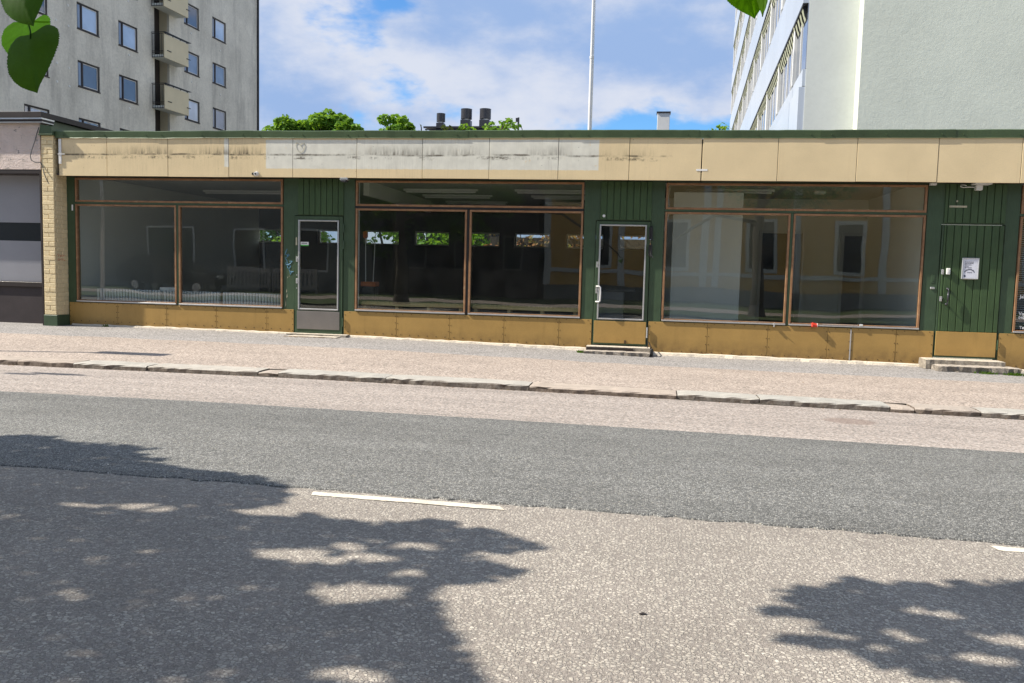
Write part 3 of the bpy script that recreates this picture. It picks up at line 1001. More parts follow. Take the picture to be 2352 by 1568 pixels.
# windows: frame > panes
def shop_window(w_, mull, rail0=2.268, rail1=2.305):
    x0, x1, z0, z1 = w_
    g = 0.016
    top = frame_boxes(MB(), x0 + g, x1 - g, rail1, z1 - .012, 0.036, -0.016, 0.05).build('window_frame', 'wood', shop)
    MB().box(x0 + .05, x1 - .05, 0.016, 0.022, rail1 + .034, z1 - .046).build('pane', 'glass', top)
    for a, b in ((x0 + g, mull - .024), (mull + .024, x1 - g)):
        fr = frame_boxes(MB(), a, b, z0 + .012, rail0 - .004, 0.034, -0.016, 0.05).build('window_frame', 'wood', shop)
        MB().box(a + .03, b - .03, 0.016, 0.022, z0 + .045, rail0 - .036).build('pane', 'glass', fr)
        MB().box(a + .004, b - .004, -0.036, -0.017, z0 + .006, z0 + .030, 0.003).build('sill_strip', 'silver', fr)
    m = MB()
    m.box(x0, x1, -0.006, 0.055, rail0, rail1, 0.003)
    m.box(mull - .020, mull + .020, -0.008, 0.055, z0, rail0, 0.003)
    m.build('glazing_bar', 'green' if mull != -3.165 else 'black', shop)


shop_window(W[0], -8.635)
shop_window(W[1], -3.165, 2.258, 2.295)
shop_window(W[2], 2.245, 2.268, 2.305)
shop_window(W[3], 7.7)


# board panels over the doors and the doors
def boards(xs, z0, z1, parent, y=-0.022, zt=0.0):
    for a, b in zip(xs[:-1], xs[1:]):
        dy = rnd.uniform(-.002, .002)
        MB().box(a + .005, b - .005, y + dy, 0.0, z0 + rnd.uniform(-.003, .003), z1, 0.004).build('board', 'green_board', parent)


boards([-6.29 + .1085 * i for i in range(8)] + [-5.43], 2.128, 2.762, shop)
boards([-0.885 + .1105 * i for i in range(8)] + [-0.025], 2.12, 2.762, shop)
boards([4.565, 4.618] + [4.618 + .1115 * i for i in range(1, 8)] + [5.475], 2.15, 2.764, shop)

doorA = empty('door', (-5.89, 0, 0.01)); doorA.parent = shop


def mkdoor(x0, x1, z1, gx0, gx1, gz0, gz1, label):
    d = frame_boxes(MB(), x0 + .012, x1 - .012, 0.0, z1 - .012, 0.06, -0.022, 0.045, 0.004, gz0 - .01, z1 - gz1 - .012)
    o = d.build('door', 'green', shop, label=label)
    # infill between the leaf edge and the glazing
    m = frame_boxes(MB(), gx0, gx1, gz0, gz1, 0.024, -0.034, 0.03, 0.004)
    m.build('glazing_frame', 'silver', o)
    MB().box(gx0 + .02, gx1 - .02, 0.0, 0.006, gz0 + .02, gz1 - .02).build('pane', 'glass', o)
    return o


bpy.data.objects.remove(doorA)
d1 = mkdoor(*D[0], 2.115, -6.278, -5.515, 0.425, 2.035, 'green glazed door with a grey kick plate')
MB().box(-6.298, -5.49, -0.029, -0.0225, 0.075, 0.402, 0.002).build('kick_plate', 'grey_plate', d1)
for za, zb in ((1.82, 1.97), (1.53, 1.68), (0.14, 0.30)):
    MB().cyl((-5.425, -0.034, za), (-5.425, -0.034, zb), 0.012, n=10).build('hinge', 'green', d1)
for z in (1.33, 0.94):
    m = MB(); m.box(-6.318, -6.283, -0.030, -0.0225, z - .045, z + .045, 0.003); m.cyl((-6.30, -0.044, z), (-6.30, -0.030, z), 0.010)
    m.build('lock_plate', 'silver', d1)
for z in (1.045, 0.81):
    MB().cyl((-6.30, -0.031, z), (-6.30, -0.0225, z), 0.010).build('lock_button', 'silver', d1)
MB().box(-6.325, -6.298, -0.0245, -0.0225, 1.58, 1.72).jitter(.006, 3).build('paint_chip', 'chip', d1)

d2 = mkdoor(*D[1], 2.105, -0.885, -0.095, 0.43, 2.04, 'green glazed door with an ochre kick plate and white pull handle')
MB().box(-0.93, -0.05, -0.030, -0.0225, 0.03, 0.405, 0.002).build('kick_plate', 'ochre', d2)
m = MB()
m.tube([(-0.905, -0.03, 0.99), (-0.905, -0.085, 0.99), (-0.86, -0.105, 0.992), (-0.835, -0.105, 0.975), (-0.832, -0.105, 0.86), (-0.835, -0.105, 0.745), (-0.86, -0.105, 0.728), (-0.905, -0.085, 0.73), (-0.905, -0.03, 0.73)], 0.013, 10)
m.build('pull_handle', 'white_metal', d2, smooth=True)
for z, mt_ in ((1.36, 'silver'), (0.92, 'silver')):
    m = MB(); m.box(-0.922, -0.892, -0.030, -0.0225, z - .05, z + .05, 0.003); m.cyl((-0.907, -0.046, z + .01), (-0.907, -0.030, z + .01), 0.010)
    m.build('lock_plate', mt_, d2)
for za, zb in ((1.80, 2.0), (1.52, 1.70)):
    m = MB(); m.box(-0.055, 0.005, -0.058, -0.023, za, zb, 0.008); m.cyl((-0.012, -0.06, za - .02), (-0.012, -0.06, zb + .02), 0.012); m.cyl((-.03, -.055, za + .05), (.03, -.10, za - .03), .007)
    m.build('hinge', 'black', d2)
MB().cyl((-0.03, -0.040, 0.14), (-0.03, -0.040, 0.32), 0.013, n=10).build('hinge', 'silver', d2)
m = MB(); m.box(-0.41, -0.375, -0.04, -0.031, 0.03, 0.085, 0.003); m.build('door_stop', 'screw', d2)

# third door: vertical boards over an ochre plate
m = MB(); m.box(4.552, 5.473, 0.0, 0.05, 0.0, 2.118); m.box(4.553, 4.575, -0.014, 0.0, 0.02, 2.118)
d3 = m.build('door', 'green', shop, label='green door of vertical boards with an ochre kick plate')
boards([4.577, 4.618] + [4.618 + .1115 * i for i in range(1, 8)] + [5.470], 0.425, 2.116, d3, -0.026)
MB().box(4.558, 5.462, -0.026, -0.001, 0.03, 0.42, 0.003).build('kick_plate', 'ochre', d3)
m = MB()
m.tube([(4.685, -0.03, 1.10), (4.685, -0.085, 1.10), (4.683, -0.088, 1.08), (4.678, -0.088, 0.87), (4.676, -0.085, 0.855), (4.676, -0.03, 0.85)], 0.009, 8)
m.cyl((4.683, -0.088, 1.05), (4.679, -0.088, 0.90), 0.014)
m.cyl((4.685, -0.045, 1.10), (4.685, -0.027, 1.10), 0.020); m.cyl((4.676, -0.045, 0.855), (4.676, -0.027, 0.855), 0.018)
m.build('pull_handle', 'hood', d3, smooth=True)
for z in (1.37, 0.94):
    m = MB(); m.box(4.575, 4.612, -0.036, -0.027, z - .04, z + .04, 0.004); m.cyl((4.593, -0.052, z), (4.593, -0.036, z), 0.011)
    m.build('lock_plate', 'silver', d3)
m = MB(); m.box(4.645, 4.70, -0.062, -0.027, 1.33, 1.43, 0.006); m.box(4.66, 4.685, -0.066, -0.062, 1.36, 1.41, 0.003)
m.build('keypad', 'white_metal', d3)
for za, zb in ((1.85, 1.99), (1.55, 1.69), (0.15, 0.31)):
    MB().cyl((5.482, -0.034, za), (5.482, -0.034, zb), 0.011, n=10).build('hinge', 'green', d3)

# ochre base panels with rows of screws
seams = [[-10.86, -9.86, -8.86, -7.87, -6.88, -6.362], [-5.41, -4.43, -3.46, -2.49, -1.53, -0.968], [-0.012, 0.97, 1.95, 2.90, 3.26, 3.96, 4.528], [5.497, 6.45, 7.43, 8.4, 9.4, 10.4]]
scr = MB()
for sm in seams:
    for i, (a, b) in enumerate(zip(sm[:-1], sm[1:])):
        gap = 0.0025
        ga = 0.008 if abs(a - 3.26) < .01 else gap
        gb = 0.008 if abs(b - 3.26) < .01 else gap
        dy = rnd.uniform(-.0015, .0015)
        zt = 0.419 + rnd.uniform(-.003, .003)
        zb = zpave((a + b) / 2, 0) - .03
        MB().box(a + ga, b - gb, -0.015 + dy, -0.0015, zb, zt, 0.002).build('base_panel', 'ochre', shop)
        for ex in (a + .022, b - .022):
            for t in (0.1, 0.37, 0.63, 0.9):
                z = zb + .05 + (zt - zb - .07) * t
                scr.cyl((ex, -0.019 + dy, z), (ex, -0.014 + dy, z), 0.008, n=6)
        nb = max(2, int((b - a) / 0.16))
        for k in range(nb):
            x = a + (b - a) * (k + .5) / nb
            z = zpave(x, 0) + .085
            scr.cyl((x, -0.019 + dy, z), (x, -0.014 + dy, z), 0.009, n=6)
            scr.cyl((x + .03, -0.019 + dy, zt - .018), (x + .03, -0.014 + dy, zt - .018), 0.007, n=6)
scr.build('screw_head', 'screw', shop, kind='stuff')
for a, b in ((-10.8, -6.4), (-5.4, -1.05), (0.05, 4.33), (5.55, 12)):
    n = int((b - a) / .12)
    r = random.Random(int(a * 10))
    m = MB(); vs_, fs = [], []
    for i in range(n + 1):
        x = a + (b - a) * i / n
        wd = 0.055 + r.uniform(-.012, .016)
        h = float(np.interp(x, PX, FZ)) + .012 + r.uniform(-.006, .006)
        vs_ += [(x, -wd - .012, h - .06), (x, -wd + .008, h - .006), (x, -0.016, h + .004), (x, -0.016, h - .06)]
    for i in range(n):
        for j in range(3):
            fs.append((i * 4 + j, (i + 1) * 4 + j, (i + 1) * 4 + j + 1, i * 4 + j + 1))
    m.add(vs_, fs).build('foundation_strip', 'fillet', shop)

# fascia panels and the sheet metal flashing above
fx = [-10.80, -9.83, -8.63, -7.46, -6.26, -5.09, -3.92, -2.76, -1.59, -0.42, 0.74, 1.93, 3.13, 4.33, 5.53, 6.73, 7.93, 9.13, 10.33, 11.5, 13.2]
for i, (a, b) in enumerate(zip(fx[:-1], fx[1:])):
    ga = 0.004 if abs(a - .74) > .01 else 0.012
    gb = 0.004 if abs(b - .74) > .01 else 0.006
    dy = rnd.uniform(-.003, .003)
    m = MB()
    n = 6
    y = -0.31 + dy
    z0, z1 = 2.752 + rnd.uniform(-.003, .003), 3.47
    m.box(a + ga, b - gb, y, y + .014, z0, z1, 0.003)
    m.build('fascia_panel', 'cream', shop)
fl = [-10.82, -8.87, -7.02, -5.08, -3.15, -1.25, 0.67, 2.59, 4.54, 6.45, 8.4, 10.3, 13.2]
for i, (a, b) in enumerate(zip(fl[:-1], fl[1:])):
    d0, d1_ = rnd.uniform(-.006, .006), rnd.uniform(-.006, .006)
    lift = 0.004 * (i % 2)
    m = MB(); vs_, fs = [], []
    n = 14
    r = random.Random(i + 50)
    for k in range(n + 1):
        x = a - .03 + (b - a + .05) * k / n
        j = d0 + (d1_ - d0) * k / n + r.uniform(-.0025, .0025)
        w_ = r.uniform(-.003, .003)
        y = -0.321 - lift
        vs_ += [(x, y - .006, 3.428 + j), (x, y + w_, 3.438 + j), (x, y - .004 + w_, 3.548 + j), (x, y + .012, 3.560 + j), (x, 0.25, 3.575), (x, 0.25, 3.55), (x, -0.3165, 3.53), (x, -0.317, 3.444 + j)]
    for k in range(n):
        for j in range(7):
            fs.append((k * 8 + j, (k + 1) * 8 + j, (k + 1) * 8 + j + 1, k * 8 + j + 1))
    fs += [tuple(range(8)), tuple(range(n * 8, n * 8 + 8))[::-1]]
    m.add(vs_, fs)
    o = m.build('roof_flashing', 'flashing', shop)
    for k in range(3):
        m = MB()
        x = a + (b - a) * (k * .42 + .07)
        m.cyl((x, -0.335 - lift, 3.485), (x, -0.319 - lift, 3.485), 0.011, n=8)
        m.build('rivet', 'flashing', o)

# white metal pieces left on the fascia
m = MB(); m.box(-10.79, -10.735, -0.326, -0.314, 2.965, 3.415, 0.003)
m.cyl((-10.76, -0.33, 3.37), (-10.76, -0.325, 3.37), .008); m.cyl((-10.76, -0.33, 3.01), (-10.76, -0.325, 3.01), .008); m.box(-10.80, -10.66, -0.335, -0.326, 3.135, 3.150)
m.build('sign_bracket', 'white_metal', shop)
m = MB(); m.box(0.725, 0.758, -0.316, -0.3135, 3.41, 3.445, .0005); m.box(0.66, 0.84, -0.316, -0.3135, 2.905, 2.935, .0005)
m.build('joint_tape', 'white_vinyl', shop)
m = MB()
heart = [(-5.13, 3.26), (-5.17, 3.31), (-5.21, 3.345), (-5.245, 3.345), (-5.255, 3.31), (-5.235, 3.25), (-5.20, 3.20), (-5.155, 3.185), (-5.12, 3.21), (-5.095, 3.26), (-5.085, 3.31), (-5.10, 3.345), (-5.135, 3.34), (-5.17, 3.31)]
m.tube([(x - .95, -0.3125, z) for x, z in heart], 0.0026, 5)
m.build('heart_doodle', 'chip', shop)

# brick pillar at the left end
pil = MB().box(-11.13, -10.885, -0.335, 0.0, -0.1, 3.50).build('brick_pillar', 'mortar', shop)
course, zb0 = 0.0843, 0.19
bm_h = MB().box(-0.0565, 0.0565, -0.03, 0.03, -0.038, 0.038, 0.005).mesh('brick_half', 'brick')
bm_f = MB().box(-0.118, 0.118, -0.03, 0.03, -0.038, 0.038, 0.005).mesh('brick_full', 'brick')
bm_s = MB().box(-0.03, 0.03, -0.072, 0.072, -0.038, 0.038, 0.005).mesh('brick_side', 'brick')
for k in range(39):
    z = zb0 + course * (k + .5)
    if k % 2 == 0:
        inst('brick', bm_f, (-11.008, -0.315 + rnd.uniform(-.003, .003), z), pil)
    else:
        for s in (-1, 1):
            inst('brick', bm_h, (-11.008 + s * .0612, -0.315 + rnd.uniform(-.004, .004), z), pil)
    for j in range(2):
        inst('brick', bm_s, (-10.9105 + rnd.uniform(-.0015, .0015), -0.205 + .150 * j - (.03 if k % 2 else 0), z), pil)
MB().box(-11.145, -10.865, -0.352, 0.005, -0.12, 0.185, 0.006).build('pillar_base', 'green', pil)
m = MB(); m.box(-11.15, -10.855, -0.40, -0.02, 3.475, 3.50, .004)
m.prism([(-11.14, 3.50), (-10.865, 3.50), (-10.875, 3.64), (-11.10, 3.665)], 1, -0.385, -0.03)
m.build('pillar_cap', 'flashing', pil)
m = MB()
m.tube([(-10.8815, -0.30 + dy_, z_) for dy_, z_ in [(.00, 1.30), (.02, 1.33), (.05, 1.29), (.03, 1.27), (.07, 1.31), (.10, 1.29), (.09, 1.26), (.13, 1.31), (.16, 1.30), (.15, 1.27), (.20, 1.31), (.22, 1.29)]], 0.004, 5)
m.tube([(-10.8815, -0.28 + dy_, z_) for dy_, z_ in [(.00, 1.20), (.02, 1.24), (.05, 1.22), (.03, 1.20), (.08, 1.23), (.11, 1.23), (.11, 1.20), (.14, 1.24), (.18, 1.20), (.2, 1.22)]], 0.004, 5)
m.build('red_scrawl', 'red_spray', pil)
# blue tag on the green wall
m = MB()
tagp = [(-6.50, 1.51), (-6.515, 1.47), (-6.54, 1.41), (-6.50, 1.40), (-6.47, 1.38), (-6.455, 1.405), (-6.475, 1.42), (-6.50, 1.36), (-6.535, 1.345), (-6.50, 1.30), (-6.49, 1.25), (-6.53, 1.26), (-6.515, 1.22), (-6.46, 1.24), (-6.43, 1.20), (-6.45, 1.16), (-6.49, 1.17), (-6.48, 1.22), (-6.42, 1.26), (-6.40, 1.29), (-6.45, 1.29)]
m.tube([(x, -0.0015, z) for x, z in tagp], 0.0055, 5)
m.tube([(-6.46, -0.0015, 1.14), (-6.44, -0.0015, 1.10), (-6.435, -0.0015, 1.05), (-6.41, -0.0015, 1.09), (-6.375, -0.0015, 1.105), (-6.43, -0.0015, 1.105)], 0.0055, 5)
m.build('blue_scrawl', 'blue_spray', shop)
m = MB()
for (x, z, w_, h_) in ((-6.53, .46, .014, .13), (-6.51, .62, .02, .09), (-6.515, .72, .016, .07), (-6.49, .98, .010, .04), (-6.46, 1.0, .006, .05)):
    m.prism([(x, z), (x + w_, z + h_ * .3), (x + w_ * .7, z + h_), (x + w_ * .3, z + h_ * .6)], 1, -0.0015, 0.001)
m.build('paint_chip', 'chip', shop)
MB().box(-10.785, -10.755, -0.004, 0.0, 2.14, 2.25, .001).build('paint_chip', 'white_vinyl', shop)
# marks where a number plate was torn off above door three
m = MB(); m.box(4.63, 4.89, -0.0295, -0.0265, 2.39, 2.42, .0005); m.cyl((4.74, -0.03, 2.49), (4.74, -0.0265, 2.49), .014)
m.build('torn_label', 'chip', shop)
# bell buttons beside door three
m = MB(); m.box(4.43, 4.50, -0.014, 0, 1.09, 1.125, .006); m.build('bell_button', 'silver', shop)
m = MB(); m.box(4.435, 4.49, -0.006, 0, 1.19, 1.33, .002); m.cyl((4.462, -.010, 1.225), (4.462, -.004, 1.225), .010); m.build('lock_escutcheon', 'green', shop)
m = MB(); m.cyl((-0.82, -0.030, 2.18), (-0.82, -0.022, 2.18), .024, n=16); m.cyl((-0.82, -0.034, 2.18), (-0.82, -0.03, 2.18), .010); m.build('lock_rosette', 'white_metal', shop)
# chimney on the roof
m = MB(); m.box(0.01, 0.28, 4.9, 5.17, 3.54, 4.78, .006)
ch = m.build('chimney', 'white_metal', shop)
MB().box(-0.01, 0.30, 4.88, 5.19, 4.78, 4.81, .004).build('chimney_cap', 'hood', ch)

# right hand shop window: blind and lettering
m = MB()
for k in range(52):
    z = 0.50 + k * .0335
    m.add([(5.74, 0.075, z), (9.7, 0.075, z), (9.7, 0.093, z + .010), (5.74, 0.093, z + .010)], [(0, 1, 2, 3)])
m.build('window_blind', 'dark_slat', shop)
m = MB(); m.box(5.70, 9.74, 0.125, 0.135, 0.45, 2.75); m.build('window_backing', 'black', shop)
for body, z, s in (('Jalk', 0.985, .075), ('Vara', 0.715, .075), ('040-', 0.655, .062), ('Ten', 0.498, .062)):
    text_obj('window_lettering', body, s, (5.775 if body != 'Ten' else 5.80, 0.010, z), 'white_vinyl', shop, bold=.002)

# ------------------------------------------------------------------ things at the shop front
def step(name, boxes, label):
    m = MB()
    for b, mt_ in boxes:
        m.box(*b)
    return m


def rough_slab(x0, x1, y0, y1, z0, z1, amt, seed):
    r = random.Random(seed)
    nx, ny = max(3, int((x1 - x0) / .06)), 4
    m = MB(); vs_, fs = [], []
    top = {}
    ring = []
    for i in range(nx + 1):
        for j in range(ny + 1):
            x = x0 + (x1 - x0) * i / nx; y = y0 + (y1 - y0) * j / ny
            e = (i in (0, nx)) + (j in (0, ny))
            top[i, j] = len(vs_)
            vs_.append((x + r.uniform(-amt, amt) * .6, y + r.uniform(-amt, amt) * (1 if e else .5), z1 - e * amt * .5 - r.uniform(0, amt) * .5))
    for i in range(nx):
        for j in range(ny):
            fs.append((top[i, j], top[i + 1, j], top[i + 1, j + 1], top[i, j + 1]))
    per = [(i, 0) for i in range(nx + 1)] + [(nx, j) for j in range(1, ny + 1)] + [(i, ny) for i in range(nx - 1, -1, -1)] + [(0, j) for j in range(ny - 1, 0, -1)]
    prev = [top[p] for p in per]
    for lev in (0.5, 0.0):
        cur = []
        for (i, j) in per:
            x = x0 + (x1 - x0) * i / nx; y = y0 + (y1 - y0) * j / ny
            cur.append(len(vs_))
            vs_.append((x + r.uniform(-amt, amt) * 1.2, y + r.uniform(-amt, amt) * 1.6 + (amt * .8 if j == 0 and lev == 0 else 0), z0 + (z1 - z0) * lev))
        for k in range(len(per)):
            k2 = (k + 1) % len(per)
            fs.append((prev[k], prev[k2], cur[k2], cur[k]))
        prev = cur
    return m.add(vs_, fs)


st = empty('doorstep', (-5.9, -0.2, zpave(-5.9, 0)), 'low cracked concrete doorstep under the door with the grey kick plate', 'doorstep', 'doorsteps below the shop doors')
rough_slab(-6.42, -5.30, -0.20, 0.01, -0.12, 0.005, .006, 1).build('top_slab', 'concrete', st)
rough_slab(-6.30, -5.40, -0.44, -0.19, -0.14, -0.018, .010, 2).build('lower_slab', 'concrete', st)
st = empty('doorstep', (-0.5, -0.25, zpave(-.5, 0)), 'concrete doorstep with brown boot scraper bar below the white door handle', 'doorstep', 'doorsteps below the shop doors')
rough_slab(-1.03, 0.03, -0.29, 0.012, -0.14, -0.012, .006, 3).build('top_slab', 'concrete', st)
rough_slab(-1.05, 0.03, -0.50, -0.28, -0.21, -0.068, .013, 4).build('lower_slab', 'stone', st)
m = MB(); m.box(-1.03, -0.25, -0.335, -0.292, -0.078, -0.024, .006); m.build('scraper_bar', 'dark_brown', st)
m = MB(); m.tube([(0.045, -0.30, -0.02), (0.05, -0.32, .01), (0.03, -0.2, 0.03), (0.02, -0.05, 0.06)], .010, 6); m.cyl((-.01, -.27, -.012), (-.01, -.27, .10), .006)
m.box(0.035, 0.085, -0.42, -0.30, -0.13, -0.01, .015); m.build('door_holder', 'black', st)
st = empty('doorstep', (4.95, -0.3, zpave(4.95, 0)), 'two level stone doorstep in front of the boarded green door', 'doorstep', 'doorsteps below the shop doors')
rough_slab(4.33, 5.50, -0.36, 0.012, -0.16, -0.008, .007, 5).build('top_slab', 'concrete', st)
rough_slab(4.42, 5.62, -0.66, -0.35, -0.24, -0.068, .016, 6).build('lower_slab', 'stone', st)

# framed notice on the boarded door
nf = empty('notice_frame', (4.995, -0.03, 1.43), 'silver snap frame with a white printed notice on the boarded green door', 'notice')
frame_boxes(MB(), 4.868, 5.122, 1.262, 1.602, 0.019, -0.062, -0.030, 0.006).build('frame', 'silver', nf)
MB().box(4.884, 5.106, -0.052, -0.046, 1.278, 1.586).build('sheet', 'paper', nf)
m = MB()
r = random.Random(5)
for k, (w_, z) in enumerate(((.125, 1.535), (.125, 1.513), (.095, 1.490), (.055, 1.468), (.10, 1.445))):
    x = 4.912
    while x < 4.912 + w_:
        l = r.uniform(.010, .028)
        m.box(x, min(x + l, 4.912 + w_), -0.0535, -0.0525, z - .0045, z + .0045)
        x += l + .004
for k in range(15):
    a = math.radians(150 - 120 * k / 14)
    cx_, cz_ = 4.985 + .082 * math.cos(a), 1.335 + .082 * math.sin(a)
    m.box(cx_ - .0045, cx_ + .0045, -0.0535, -0.0525, cz_ - .008, cz_ + .008 + .004 * (k % 3 == 0))
for k in range(5):
    m.box(4.952 + .015 * k, 4.962 + .015 * k, -0.0535, -0.0525, 1.362 + .002 * (k % 2), 1.374)
m.cyl((4.918, -0.0535, 1.313), (4.918, -0.0525, 1.313), .016, n=14)
m.build('print', 'ink', nf)

# sticker on the first door's glass
sk = empty('alarm_sticker', (-6.165, -0.002, 1.57), 'small white and green sticker on the first glass door', 'sticker')
MB().box(-6.242, -6.090, -0.0035, -0.001, 1.590, 1.642).build('white_field', 'white_vinyl', sk)
MB().box(-6.242, -6.090, -0.0035, -0.001, 1.568, 1.589).build('green_field', 'green_print', sk)
m = MB()
for k in range(7):
    m.box(-6.222 + .016 * k, -6.211 + .016 * k, -0.0048, -0.0036, 1.607, 1.627)
m.build('lettering', 'ink', sk)

# lamps and boxes fixed under the fascia
lp = empty('wall_lamp', (-5.33, -0.24, 2.70), 'small grey lamp under the cream fascia above the first door', 'lamp')
m = MB(); m.box(-5.40, -5.26, -0.31, -0.20, 2.715, 2.765, .010); m.build('lamp_body', 'silver', lp)
m = MB(); m.box(-5.38, -5.28, -0.325, -0.19, 2.685, 2.714, .010); m.build('lamp_cover', 'hood', lp)
sp = empty('spot_holder', (-6.93, -0.36, 2.80), 'round white lamp socket on the cream fascia left of the first door', 'lamp')
m = MB(); m.cyl((-6.935, -0.36, 2.808), (-6.935, -0.311, 2.808), .032, .045, 16); m.build('socket', 'white_metal', sp, smooth=False)
m = MB(); m.cyl((-6.93, -0.375, 2.805), (-6.93, -0.360, 2.805), .016, n=10); m.box(-7.02, -6.96, -0.325, -0.311, 2.79, 2.83, .004); m.build('clip', 'black', sp)
lp = empty('door_lamp', (5.0, -0.1, 2.66), 'white lamp box with looped cable above the boarded door', 'lamp')
m = MB(); m.box(4.965, 5.06, -0.16, -0.07, 2.652, 2.735, .008); m.build('junction_box', 'white_metal', lp)
m = MB(); m.box(4.92, 5.17, -0.24, -0.04, 2.737, 2.766, .006); m.build('lamp_body', 'white_metal', lp)
m = MB(); m.tube([(4.97, -.11, 2.70), (4.88, -.10, 2.705), (4.80, -.08, 2.70), (4.765, -.06, 2.715), (4.77, -.05, 2.74), (4.82, -.045, 2.745), (4.86, -.04, 2.73)], .008, 8); m.build('cable', 'white_metal', lp, smooth=True)
sn = MB().box(4.29, 4.385, -0.16, -0.09, 2.725, 2.766, .006).build('sensor_box', 'white_metal', label='small white sensor box under the fascia left of the boarded door', cat='sensor')
# hanging cable at the left pillar
m = MB(); m.tube([(-11.15, -0.36, 3.62), (-11.19, -0.37, 3.50), (-11.24, -0.375, 3.34), (-11.29, -0.375, 3.22), (-11.33, -0.375, 3.10), (-11.31, -0.37, 3.02), (-11.24, -0.36, 2.985), (-11.14, -0.352, 2.985), (-11.09, -0.36, 2.90), (-11.04, -0.39, 2.78), (-10.98, -0.40, 2.66), (-10.955, -0.385, 2.60)], .008, 6)
m.build('loose_cable', 'cable', label='loose grey cable looping down beside the brick pillar', cat='cable')
# latch on window three, red cup and rubbish on its sill
m = MB(); m.box(2.01, 2.06, -0.05, -0.02, 0.435, 0.447, .002); m.cyl((2.035, -.04, .44), (2.035, -.085, .47), .006); m.box(2.028, 2.05, -.06, -.03, .40, .44, .004)
m.build('window_latch', 'silver', label='small metal latch on the sill of the right shop window', cat='latch')
rc = empty('red_cup', (2.66, -0.04, 0.43), 'crumpled red cup lying on the right window sill', 'cup')
m = MB(); m.cyl((2.635, -0.055, 0.455), (2.715, -0.050, 0.450), .040, .030, 12); m.jitter(.006, 4); m.build('cup_body', 'red', rc)
m = MB(); m.cyl((2.715, -0.05, 0.452), (2.722, -0.05, 0.452), .034, .033, 12); m.build('cup_rim', 'white_vinyl', rc)
m = MB(); m.box(3.38, 3.43, -.05, -.036, .462, .49, .003); m.box(2.80, 3.35, -.040, -.036, .470, .474); m.build('cable_clip', 'white_metal', label='white cable clip on the sill right of the red cup', cat='clip')
MB().box(3.25, 3.268, -.024, -.0165, -.10, .40, .002).build('joint_strip', 'silver', shop)

# ------------------------------------------------------------------ things inside the shop rooms
def radiator(x0, x1, label):
    rd = empty('radiator', ((x0 + x1) / 2, .25, .1), label, 'radiator', 'radiators below the left shop window')
    n = int((x1 - x0) / .058)
    me = MB().box(-.021, .021, -.05, .05, -.27, .27, .014).mesh('radiator_column', 'radiator')
    for k in range(n):
        inst('column', me, (x0 + (x1 - x0) * (k + .5) / n, .25, .415), rd)
    m = MB(); m.cyl((x0, .25, .20), (x1, .25, .20), .018); m.cyl((x0, .25, .63), (x1, .25, .63), .018)
    m.box(x0 + .1, x0 + .13, .22, .28, 0, .16); m.box(x1 - .13, x1 - .1, .22, .28, 0, .16)
    m.build('pipe', 'radiator', rd)


radiator(-10.45, -9.12, 'white column radiator behind the far left pane')
radiator(-9.06, -7.93, 'white column radiator behind the middle of the left shop window')
radiator(-7.87, -6.68, 'white column radiator nearest the first glass door')
MB().box(-9.2, -8.85, .31, .34, .15, .74, .004).build('white_board', 'white_metal', label='small white board leaning behind the radiators', cat='board')


def bench(x0, x1, label):
    bn = empty('slatted_cover', ((x0 + x1) / 2, .3, 0), label, 'slatted cover', 'slatted wooden radiator covers below the middle window')
    m = MB(); m.box(x0, x1, .17, .20, .53, .58, .003); m.box(x0, x1, .42, .45, .53, .58, .003)
    for t in (0.03, .35, .66, .97):
        x = x0 + (x1 - x0) * t
        m.box(x - .03, x + .03, .18, .44, 0, .53, .003)
    m.build('frame', 'slat', bn)
    n = int((x1 - x0) / .075)
    me = MB().box(-.028, .028, -.14, .14, -.008, .008, .002).mesh('cover_slat', 'slat')
    for k in range(n):
        inst('slat', me, (x0 + (x1 - x0) * (k + .5) / n, .31, .590), bn)


bench(-5.15, -3.26, 'pale slatted wooden radiator cover behind the left pane of the middle window')
bench(-3.10, -1.22, 'pale slatted wooden radiator cover behind the right pane of the middle window')


def tube_light(x0, x1, y, z, label, grp):
    t = empty('fluorescent_light', ((x0 + x1) / 2, y, z), label, 'ceiling light', grp)
    m = MB(); m.box(x0, x1, y - .04, y + .04, z - .045, z, .006); m.build('housing', 'white_metal', t)
    m = MB(); m.cyl((x0 + .05, y, z - .065), (x1 - .05, y, z - .065), .016, n=8); m.build('tube', 'white_vinyl', t)


G2 = 'fluorescent ceiling lights in the middle shop room'
for a, b, y, lb in ((-5.05, -3.5, 2.4, 'ceiling tube light in the middle shop, front left'), (-2.75, -1.0, 2.4, 'ceiling tube light in the middle shop, front right'),
                    (-5.0, -3.45, 3.7, 'ceiling tube light in the middle shop, second row left'), (-2.6, -0.9, 3.7, 'ceiling tube light in the middle shop, second row right'),
                    (-4.9, -3.4, 5.4, 'ceiling tube light in the middle shop, third row left'), (-2.5, -.9, 5.4, 'ceiling tube light in the middle shop, third row right'), (-4.8, -3.2, 7.0, 'ceiling tube light in the middle shop, last row')):
    tube_light(a, b, y, 2.835, lb, G2)
tube_light(0.6, 2.2, 1.9, 2.835, 'ceiling tube light in the pale room behind the right window', None)
tube_light(-9.9, -7.2, 3.2, 2.835, 'long ceiling tube light in the left shop room', None)
MB().box(2.95, 3.15, 2.1, 2.3, 2.78, 2.84, .01).build('smoke_detector', 'white_metal', label='white detector on the ceiling of the right hand room', cat='detector')
MB().box(0.36, 1.58, 1.18, 1.24, 0.0, 2.70, .004).build('partition_board', 'panel_grey', label='tall pale grey board standing behind the left pane of the right window', cat='board')
